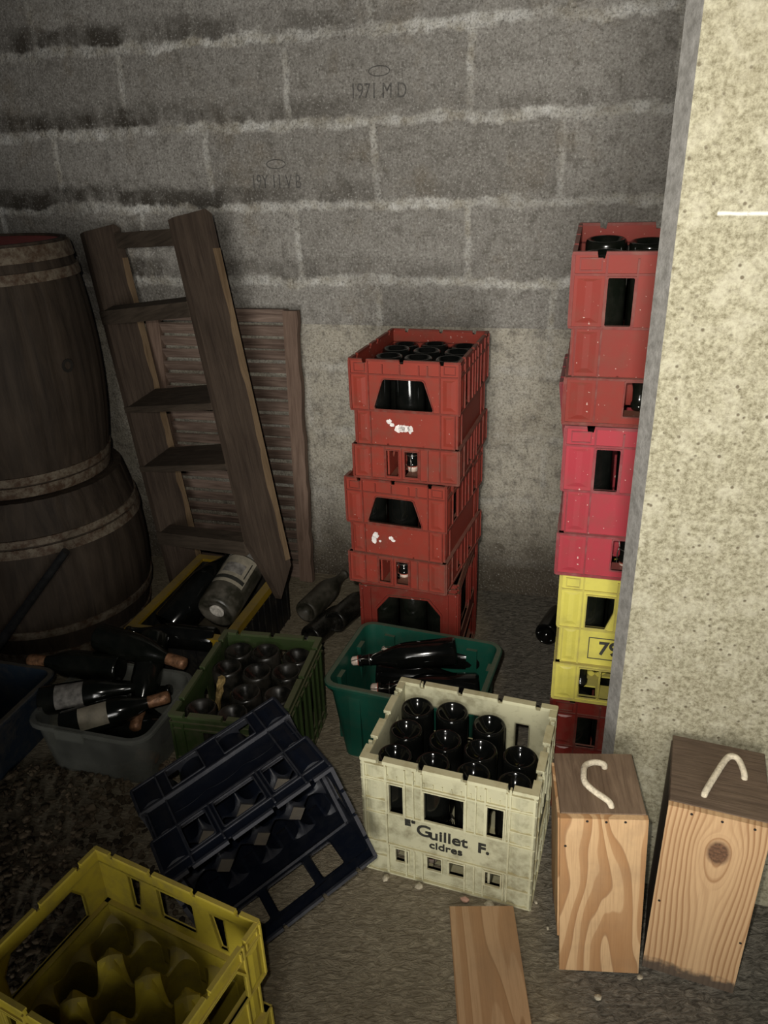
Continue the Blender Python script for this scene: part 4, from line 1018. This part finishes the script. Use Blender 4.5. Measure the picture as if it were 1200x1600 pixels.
lay(swing_bottle, 'dark swing-top bottle lying diagonally on top of the heap in the teal bin', SWG, (-0.314, 1.860, 0.260), (-0.490, 1.812, 0.245), 0.6)
lay(swing_bottle, 'swing-top bottle along the back of the teal bin, behind the diagonal bottle', SWG, (-0.248, 1.932, 0.193), (-0.546, 1.920, 0.188), 1.0)
lay(swing_bottle, 'swing-top bottle lying across the front of the heap with its wire bail showing', SWG, (-0.237, 1.793, 0.193), (-0.537, 1.728, 0.188), 0.4)
lay(swing_bottle, 'swing-top bottle with stopper pointing right in the middle of the teal bin', SWG, (-0.555, 1.848, 0.145), (-0.281, 1.886, 0.145), 2.0)
lay(swing_bottle, 'lowest swing-top bottle at the front left of the teal bin, stopper at the corner', SWG, (-0.262, 1.748, 0.116), (-0.540, 1.695, 0.113), 1.4)
lay(swing_bottle, 'swing-top bottle half buried at the front left of the teal bin', SWG, (-0.243, 1.819, 0.111), (-0.541, 1.771, 0.109), 2.4)

# --- clear tub of champagne bottles
def clear_mat():
    N = NT('cloudy_clear_plastic'); co = N.coord(); f = N.noise(co, 14, 4, 0.6)
    N.fin((0.26, 0.265, 0.24), 0.35, N.bump(f, 0.1, 0.003), Specular_IOR_Level=0.4)
    tr = N.n('ShaderNodeBsdfTransparent'); tr.inputs[0].default_value = (0.82, 0.84, 0.80, 1)
    mx = N.n('ShaderNodeMixShader'); N.l(N.ramp(f, [(0.3, 0.22), (0.7, 0.42)]), mx.inputs[0]); N.l(tr.outputs[0], mx.inputs[1]); N.l(N.b.outputs[0], mx.inputs[2]); N.l(mx.outputs[0], N.out.inputs[0])
    return N.m
M_CLEAR = clear_mat()
CT = thing('storage_tub', 'cloudy clear plastic tub heaped with champagne bottles', 'tub', (-1.018, 1.722, 0), -0.282)
bm = bmesh.new(); tub_shell(bm, 0.362, 0.300, 0.180, 0.022, 0.003, 0.045); mesh_obj('tub_shell', bm, M_CLEAR, CT, True, 35)
bm = bmesh.new(); box(bm, 0.10, 0.19, -0.016, -0.011, 0.150, 0.182); mesh_obj('rim_tab', bm, M_CLEAR, CT)
def champagne(label, group, base, R, foil=True, lab=None, me=None):
    t = thing('champagne_bottle', label, 'bottle', base, 0, group, R)
    link('glass_body', BODY, t)
    if foil:
        f = link('foil', ME_FOIL, t); link('foil_band', ME_FOILBAND, f)
    if lab: link('label', lab, t)
    return t
CG = 'champagne bottles heaped in the clear tub'
lay(champagne, 'dark bottle with ornate silvery label lying across the left of the clear tub', CG, (-1.470, 1.480, 0.170), (-1.190, 1.600, 0.185), 0.9, foil=False, lab=ME_LABELG)
lay(champagne, 'bottle with pale label against the front rim of the clear tub, copper foil neck', CG, (-1.372, 1.432, 0.135), (-1.150, 1.560, 0.165), 0.2, lab=ME_LABEL)
lay(champagne, 'bottle at the back left of the clear tub with gold foil neck pointing left', CG, (-1.300, 1.640, 0.200), (-1.62, 1.610, 0.205), 0.3)
lay(champagne, 'topmost bottle of the tub heap, long copper foil neck pointing right', CG, (-1.395, 1.690, 0.270), (-1.15, 1.672, 0.235), 1.3)
lay(champagne, 'bottle at the back right of the clear tub with foil neck pointing down', CG, (-1.240, 1.755, 0.255), (-1.205, 1.60, 0.165), 0.7)
lay(champagne, 'bottle in the middle of the clear tub with a bare greenish neck', CG, (-1.425, 1.560, 0.120), (-1.14, 1.635, 0.150), 0.7, foil=False)
for base, neck, lab in (((-1.405, 1.462, 0.050), (-1.11, 1.460, 0.050), 'bottle on the bottom of the clear tub, seen dimly through its front'),
                        ((-1.115, 1.535, 0.085), (-1.40, 1.54, 0.080), 'bottle on the bottom of the clear tub, second from its front'),
                        ((-1.405, 1.608, 0.050), (-1.11, 1.605, 0.050), 'bottle on the bottom of the clear tub, along its back')):
    lay(champagne, lab, CG, base, neck, 0.5)

# --- blue tub cut by the left edge
BT = thing('storage_tub', 'dull blue plastic tub at the left edge beside the clear tub', 'tub', W(-1.895, 1.285, 0), TH)
bm = bmesh.new(); tub_shell(bm, 0.400, 0.300, 0.200, 0.030, 0.004, 0.03); mesh_obj('tub_shell', bm, M_LBLUE, BT, True, 35)
bm = bmesh.new()
for x in (0.08, 0.16, 0.24, 0.32): box(bm, x-0.006, x+0.006, 0.003, 0.012, 0.01, 0.18)
mesh_obj('stiffening_rib', bm, M_LBLUE, BT)

# --- black tub with a yellow rim
YX, YY, YYAW, YW, YD, YH = -0.842, 2.118, -0.271, 0.350, 0.505, 0.226
YT = thing('storage_box', 'black box with broad yellow rim holding dusty bottles below the steps', 'box', (YX, YY, 0), YYAW)
bm = bmesh.new()
fr = wall_frames(YW, YD)
for M, L in zip(fr, (YW, YD, YW, YD)):
    slab(bm, rect(0, L, 0, YH-0.004), [], -0.006, 0.0, M)
    for k in range(int(L/0.05)): box(bm, 0.03+k*0.05, 0.036+k*0.05, 0, 0.004, 0.0, YH-0.04, M)
box(bm, 0.006, YW-0.006, 0.006, YD-0.006, 0, 0.006); mesh_obj('box_shell', bm, M_TUBBLK, YT)
bm = bmesh.new()
for x0, x1, y0, y1 in ((-0.008, 0.022, -0.008, YD+0.008), (YW-0.022, YW+0.008, -0.008, YD+0.008), (0.022, YW-0.022, -0.008, 0.022), (0.022, YW-0.022, YD-0.022, YD+0.008)):
    box(bm, x0, x1, y0, y1, YH-0.012, YH)
for M, L in zip(fr, (YW, YD, YW, YD)): box(bm, -0.006, L+0.006, 0.0, 0.006, YH-0.030, YH-0.010, M)
o = mesh_obj('rim_band', bm, M_BAND, YT); o['label'] = 'broad yellow rim of the black box'
text_obj('lettering', 'CIDRE', 0.05, M_LABELG, fr[1] @ Matrix.Translation((0.25, 0.0045, 0.11)) @ Matrix.Rotation(PI, 4, 'Z') @ FRONT, YT, 1.0) if False else None

def big_bottle():
    base, neck = W(-1.105, 1.900, 0.262), W(-1.085, 2.15, 0.335)
    t = thing('magnum_bottle', 'big dusty bottle with a peeling paper label lying on the black box', 'bottle', base, 0, None, aim(base, neck, 0.15))
    bm = bmesh.new(); lathe(bm, bottle_prof(0.40, 0.066, 0.02, 0.52, 0.03), 36)
    mesh_obj('glass_body', bm, M_GLASSD, t, True)
    R = 0.0668
    for (r, z0, z1, a0, a1, m, nm) in ((R, 0.085, 0.205, -0.85, 0.95, M_LABEL, 'paper_label'), (R+0.0005, 0.098, 0.113, -0.85, 0.90, M_INK, 'label_band'), (R+0.0005, 0.122, 0.190, 0.72, 0.78, M_INK, 'label_border'),
                                       (R+0.0004, 0.128, 0.170, -0.55, 0.55, M_LABELG, 'label_picture'), (R, 0.210, 0.232, -0.9, 0.8, M_LABELG, 'neck_label')):
        me = label_mesh(nm, r, z0, z1, PI/2+a0, PI/2+a1, m); link(nm, me, t)
    bm = bmesh.new(); lathe(bm, [(0.002, 0.030), (0.022, 0.016), (0.026, 0.006), (0.022, 0.0045), (0.004, 0.012)], 18, cap0=True); mesh_obj('lime_deposit', bm, flat_mat('lime_deposit', (0.42, 0.39, 0.34), 0.9, 0, 0.4, 90), t, True)
    return t
bgb = big_bottle()
YG = 'dark bottles around the dusty magnum in the black box'
bm = bmesh.new(); lathe(bm, bottle_prof(0.38, 0.062, 0.02, 0.52, 0.03), 32); BODYBIG = mesh_data('big_bottle_body', bm, M_GLASSB)
def plain(label, group, loc, R, me=None): return simple_bottle(me or BODY, label, group, loc, R.to_euler())
lay(plain, 'large black bottle lying left of the labelled magnum, neck to the wall', YG, (-1.290, 1.905, 0.180), (-1.215, 2.075, 0.265), me=BODYBIG)
lay(plain, 'dark bottle lying across the front of the black box, base to the right', YG, (-1.085, 1.842, 0.200), (-1.33, 1.795, 0.225), me=BODYB)
lay(plain, 'dark bottle deep in the black box under the magnum', YG, (-1.10, 1.90, 0.075), (-1.14, 2.2, 0.075))

# --- dusty bottles lying by the wall between the black box and the middle stack
DG = 'dusty bottles on the earth by the wall'
lay(plain, 'dusty pale bottle by the wall right of the black box, base towards the room', DG, (-0.925, 2.215, 0.095), (-0.87, 2.50, 0.10), me=body_mesh('bottle_body_pale', M_GLASSD))
lay(plain, 'dusty dark bottle lying by the wall left of the middle red stack', DG, (-0.815, 2.210, 0.070), (-0.75, 2.50, 0.05), me=BODYD)
lay(plain, 'dusty bottle lowest on the earth behind the teal bin', DG, (-0.885, 2.14, 0.040), (-0.80, 2.42, 0.035), me=BODYD)
lay(plain, 'small black bottle lying by the wall left of the right stack', None, (-0.075, 2.33, 0.042), (-0.01, 2.60, 0.03), me=BODYB)
# --- black pole leaning at the left edge
bm = bmesh.new(); p0, p1 = W(-1.50, 1.755, 0.52), W(-1.94, 1.66, 0.0)
tube(bm, [p0, p0.lerp(p1, .3), p0.lerp(p1, .6), p1], lambda t: 0.013+0.004*t, 10); tag(mesh_obj('pole', bm, M_POLE, None, True, 40), 'thin black pole leaning in front of the barrels at the left edge', 'pole')

# --- navy crate toppled on its side
B = Vector((-0.12769, 1.24704, 0.41634)); e1 = Vector((-0.82484, -0.49365, -0.27558)); e2 = Vector((0.29305, 0.04351, -0.95511)); e3 = Vector((-0.48348, 0.86857, -0.10878))
bw, bd, bh = 0.3828, 0.2915, 0.330
# crate frame: x along e1, y along e2, z (base to rim) along -e3; make it right-handed
zx = -e3; yx = zx.cross(e1); Rb = Matrix((e1, yx, zx)).transposed()
C_or = B + e3*bh + (e2*bd if yx.dot(e2) < 0 else Vector((0, 0, 0)))
BC = thing('bottle_crate', 'empty navy crate toppled on its side with its open top facing the room', 'crate', C_or, 0, rot=Rb)
up_is_front = yx.dot(e2) > 0     # which long wall ends up on top
fr = wall_frames(bw, bd)
NOTB = ((0.05, 0.010, 0.008), (0.14, 0.010, 0.008), (0.243, 0.010, 0.008), (0.333, 0.010, 0.008))
for k, (M, L) in enumerate(zip(fr, (bw, bd, bw, bd))):
    if L > 0.35:
        s = dict(up_holes=[rect(0.066, 0.122, 0.206, 0.288, 0.006), rect(0.144, 0.240, 0.206, 0.288, 0.006), rect(0.262, 0.318, 0.206, 0.288, 0.006)], low_holes=[rect(0.085, 0.165, 0.012, 0.080, 0.003), rect(0.218, 0.298, 0.012, 0.080, 0.003)],
                 cols=(0.133, 0.251), notches=NOTB)
    else:
        s = dict(up_holes=[rect(0.095, 0.195, 0.205, 0.278, 0.006)], low_holes=[rect(0.09, 0.135, 0.012, 0.080, 0.003), rect(0.155, 0.20, 0.012, 0.080, 0.003)], cols=(0.088, 0.203), notches=((0.07, 0.010, 0.008), (0.146, 0.010, 0.008), (0.222, 0.010, 0.008)))
    mesh_obj('side_wall', tiered_wall(L, bh, M, **s, zlo=0.095, zmid=0.195, zrim=0.298, corner=0.060, squares=False), M_BLUE, BC)
mesh_obj('base', crate_floor(bw, bd, nx=7, ny=5), M_BLUE, BC)
bm = bmesh.new(); ring_dividers(bm, bw, bd, 4, 3, 0.145, 0.168, dip=0.004); mesh_obj('divider', bm, M_BLUE, BC, True, 40)
M_BLUEP = plastic('scuffed_navy_plastic', (0.050, 0.050, 0.055), (0.036, 0.036, 0.042), dirt_amt=0.3, rough=0.5)
for i in range(1, 4):
    for j in range(1, 3):
        bm = bmesh.new(); M = Matrix.Translation((bw*i/4, bd*j/3, 0)) @ Matrix.Rotation(PI/4, 4, 'Z')
        box(bm, -0.0155, 0.0155, -0.0155, 0.0155, 0.01, 0.170, M)
        o = mesh_obj('divider_post', bm, M_BLUEP, BC)

# --- empty yellow crate in the foreground
def yellow_open():
    w, d, h = 0.394, 0.296, 0.340
    yaw = math.radians(-26.8)
    BL = Vector((-0.6010, 1.1295, 0)); vy = Vector((-math.sin(yaw), math.cos(yaw), 0))
    t = thing('bottle_crate', 'empty yellow crate with scalloped dividers in the left foreground', 'crate', BL - vy*d, yaw)
    fr = wall_frames(w, d)
    NL = ((0.045, 0.012, 0.010), (0.145, 0.012, 0.010), (0.250, 0.012, 0.010), (0.350, 0.012, 0.010))
    for k, (M, L) in enumerate(zip(fr, (w, d, w, d))):
        if L > 0.35:
            s = dict(up_holes=[[(0.082, 0.215), (0.098, 0.215), (0.112, 0.300), (0.082, 0.300)], rect(0.155, 0.240, 0.225, 0.300, 0.004), [(0.298, 0.215), (0.314, 0.215), (0.314, 0.300), (0.284, 0.300)]],
                     low_holes=[rect(0.09, 0.16, 0.02, 0.09, 0.004), rect(0.235, 0.305, 0.02, 0.09, 0.004)], cols=(0.074, 0.135, 0.26, 0.32), notches=NL)
        else:
            s = dict(up_holes=[[(0.055, 0.205), (0.240, 0.205), (0.240, 0.262), (0.218, 0.300), (0.078, 0.300), (0.055, 0.262)]],
                     low_holes=[rect(0.08, 0.135, 0.02, 0.09, 0.004), rect(0.160, 0.215, 0.02, 0.09, 0.004)], cols=(0.06, 0.236), notches=((0.05, 0.012, 0.010), (0.148, 0.012, 0.010), (0.246, 0.012, 0.010)))
        mesh_obj('side_wall', tiered_wall(L, h, M, **s, zlo=0.100, zmid=0.198, zrim=0.307, st=0.010), M_YELF, t)
    mesh_obj('base', crate_floor(w, d, nx=7, ny=5), M_YELF, t)
    bm = bmesh.new(); ring_dividers(bm, w, d, 4, 3, 0.150, 0.206, inset=0.010, R=0.0425, pw=2.2, dip=0.004)
    mesh_obj('divider', bm, M_YELF, t, True, 32)
    return t
yellow_open()

# ------------------------------------------------------------------ wooden boxes with rope handles, plywood offcut, chips
def nails(bm, pts, y=-0.0006, r=0.0026):
    for x, z in pts: lathe(bm, [(r, -0.0008), (r, 0.0004)], 10, Matrix.Translation((x, y, z)) @ Matrix.Rotation(PI/2, 4, 'X'))
def wooden_box(label, loc, rot, w, d, h, front_mat, lid_mat, rope, nailpts, proud=False, holes=()):
    t = thing('wooden_box', label, 'box', loc, 0, None, rot)
    bm = bmesh.new(); box(bm, 0, w, 0, 0.012, 0, h-0.001); mesh_obj('front_board', bm, front_mat, t)
    bm = bmesh.new(); box(bm, 0.0, w, d-0.012, d, 0, h-0.012); mesh_obj('back_board', bm, M_BOXSIDE, t)
    for x0 in ((-0.004 if proud else 0.0), w-0.012):
        bm = bmesh.new(); box(bm, x0+0.0005, x0+0.0115, 0.012, d-0.012, 0.09 if (proud and x0 < 0) else 0.0, h-0.012); mesh_obj('side_board', bm, M_PLY if proud and x0 < 0 else M_BOXSIDE, t)
    bm = bmesh.new(); box(bm, 0.0015, w-0.0015, 0.0125, d+0.004, h-0.0115, h)
    bmesh.ops.bevel(bm, geom=bm.edges[:], offset=0.0012, segments=1, affect='EDGES')
    lid = mesh_obj('lid', bm, lid_mat, t)
    bm = bmesh.new(); tube(bm, rope, 0.0062, 10); rp = mesh_obj('rope_handle', bm, M_ROPE, t, True)
    for q in nailpts:
        bm = bmesh.new(); nails(bm, [q]); mesh_obj('nail_hole', bm, M_NAIL, t)
    return t
AH, BH = 0.432, 0.458
def ground_rot(yaw, roll): return Matrix.Rotation(yaw, 4, 'Z') @ Matrix.Rotation(roll, 4, 'Y')
def smooth_path(pts, n=5):
    P = [Vector(p) for p in pts]; out = []
    for i in range(len(P)-1):
        a, b, c, d = P[max(i-1, 0)], P[i], P[i+1], P[min(i+2, len(P)-1)]
        for k in range(n):
            t = k/n; out.append(0.5*((2*b) + (c-a)*t + (2*a-5*b+4*c-d)*t*t + (3*b-a-3*c+d)*t**3))
    out.append(P[-1]); return out
ropeA = smooth_path([(0.100, 0.135, AH-0.004), (0.098, 0.134, AH+0.010), (0.078, 0.132, AH+0.016), (0.060, 0.120, AH+0.018), (0.054, 0.095, AH+0.022), (0.054, 0.072, AH+0.020), (0.070, 0.055, AH+0.014), (0.094, 0.036, AH+0.008), (0.099, 0.030, AH-0.004)])
boxA = wooden_box('smaller plywood box with curled rope handle beside the cream crate', (0.3400, 1.0745, 0), ground_rot(-0.130, math.radians(-3.4)), 0.162, 0.172, AH, M_PLY, M_LID, ropeA, [(0.010, 0.36), (0.05, 0.425), (0.085, 0.424), (0.12, 0.425)], proud=True)
ropeB = smooth_path([(0.062, 0.045, BH-0.004), (0.064, 0.050, BH+0.006), (0.080, 0.090, BH+0.014), (0.098, 0.135, BH+0.018), (0.110, 0.150, BH+0.020), (0.124, 0.148, BH+0.016), (0.134, 0.122, BH+0.008), (0.135, 0.116, BH-0.004)])
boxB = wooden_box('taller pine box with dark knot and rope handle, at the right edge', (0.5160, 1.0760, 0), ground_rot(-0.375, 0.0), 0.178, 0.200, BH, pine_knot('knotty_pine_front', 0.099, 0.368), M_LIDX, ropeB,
                  [(0.042, 0.448), (0.095, 0.447), (0.150, 0.447), (0.012, 0.205), (0.170, 0.150)])
bm = bmesh.new(); box(bm, 0, 0.146, -0.006, 0.006, 0, 0.42)
pb = mesh_obj('plywood_board', bm, M_PLY2); pb.location = (0.1075, 0.8055, 0.0062)
pb.rotation_euler = (Matrix.Rotation(-0.030, 4, 'Z') @ Matrix.Rotation(-PI/2, 4, 'X')).to_euler()
tag(pb, 'flat plywood offcut lying on the floor in front of the cream crate', 'board')
chips = [((-0.025, 1.315), 0.010, 'pale chip on the floor left of the cream crate'), ((0.054, 1.287), 0.012, 'pale folded chip under the middle of the cream crate'),
         ((0.158, 1.247), 0.011, 'pinkish stone chip just behind the plywood offcut'), ((0.213, 1.232), 0.012, 'pale stone chip between the offcut and the cream crate'),
         ((0.405, 1.010), 0.009, 'pale chip in front of the smaller plywood box'), ((0.503, 1.050), 0.006, 'small white chip between the two wooden boxes'),
         ((0.322, 1.235), 0.006, 'tiny pale chip in the gap right of the cream crate'), ((0.335, 1.17), 0.005, 'tiny white chip beside the left foot of the smaller box')]
rr = random.Random(21)
for (x, y), r, lab in chips:
    bm = bmesh.new(); pebble(bm, (0, 0, 0), r, rr)
    o = mesh_obj('stone_chip', bm, M_STONE if 'pink' not in lab else flat_mat('pink_stone', (0.42, 0.25, 0.18), 0.85)); o.location = (x, y, r*0.45); tag(o, lab, 'chip', 'stone chips on the floor')
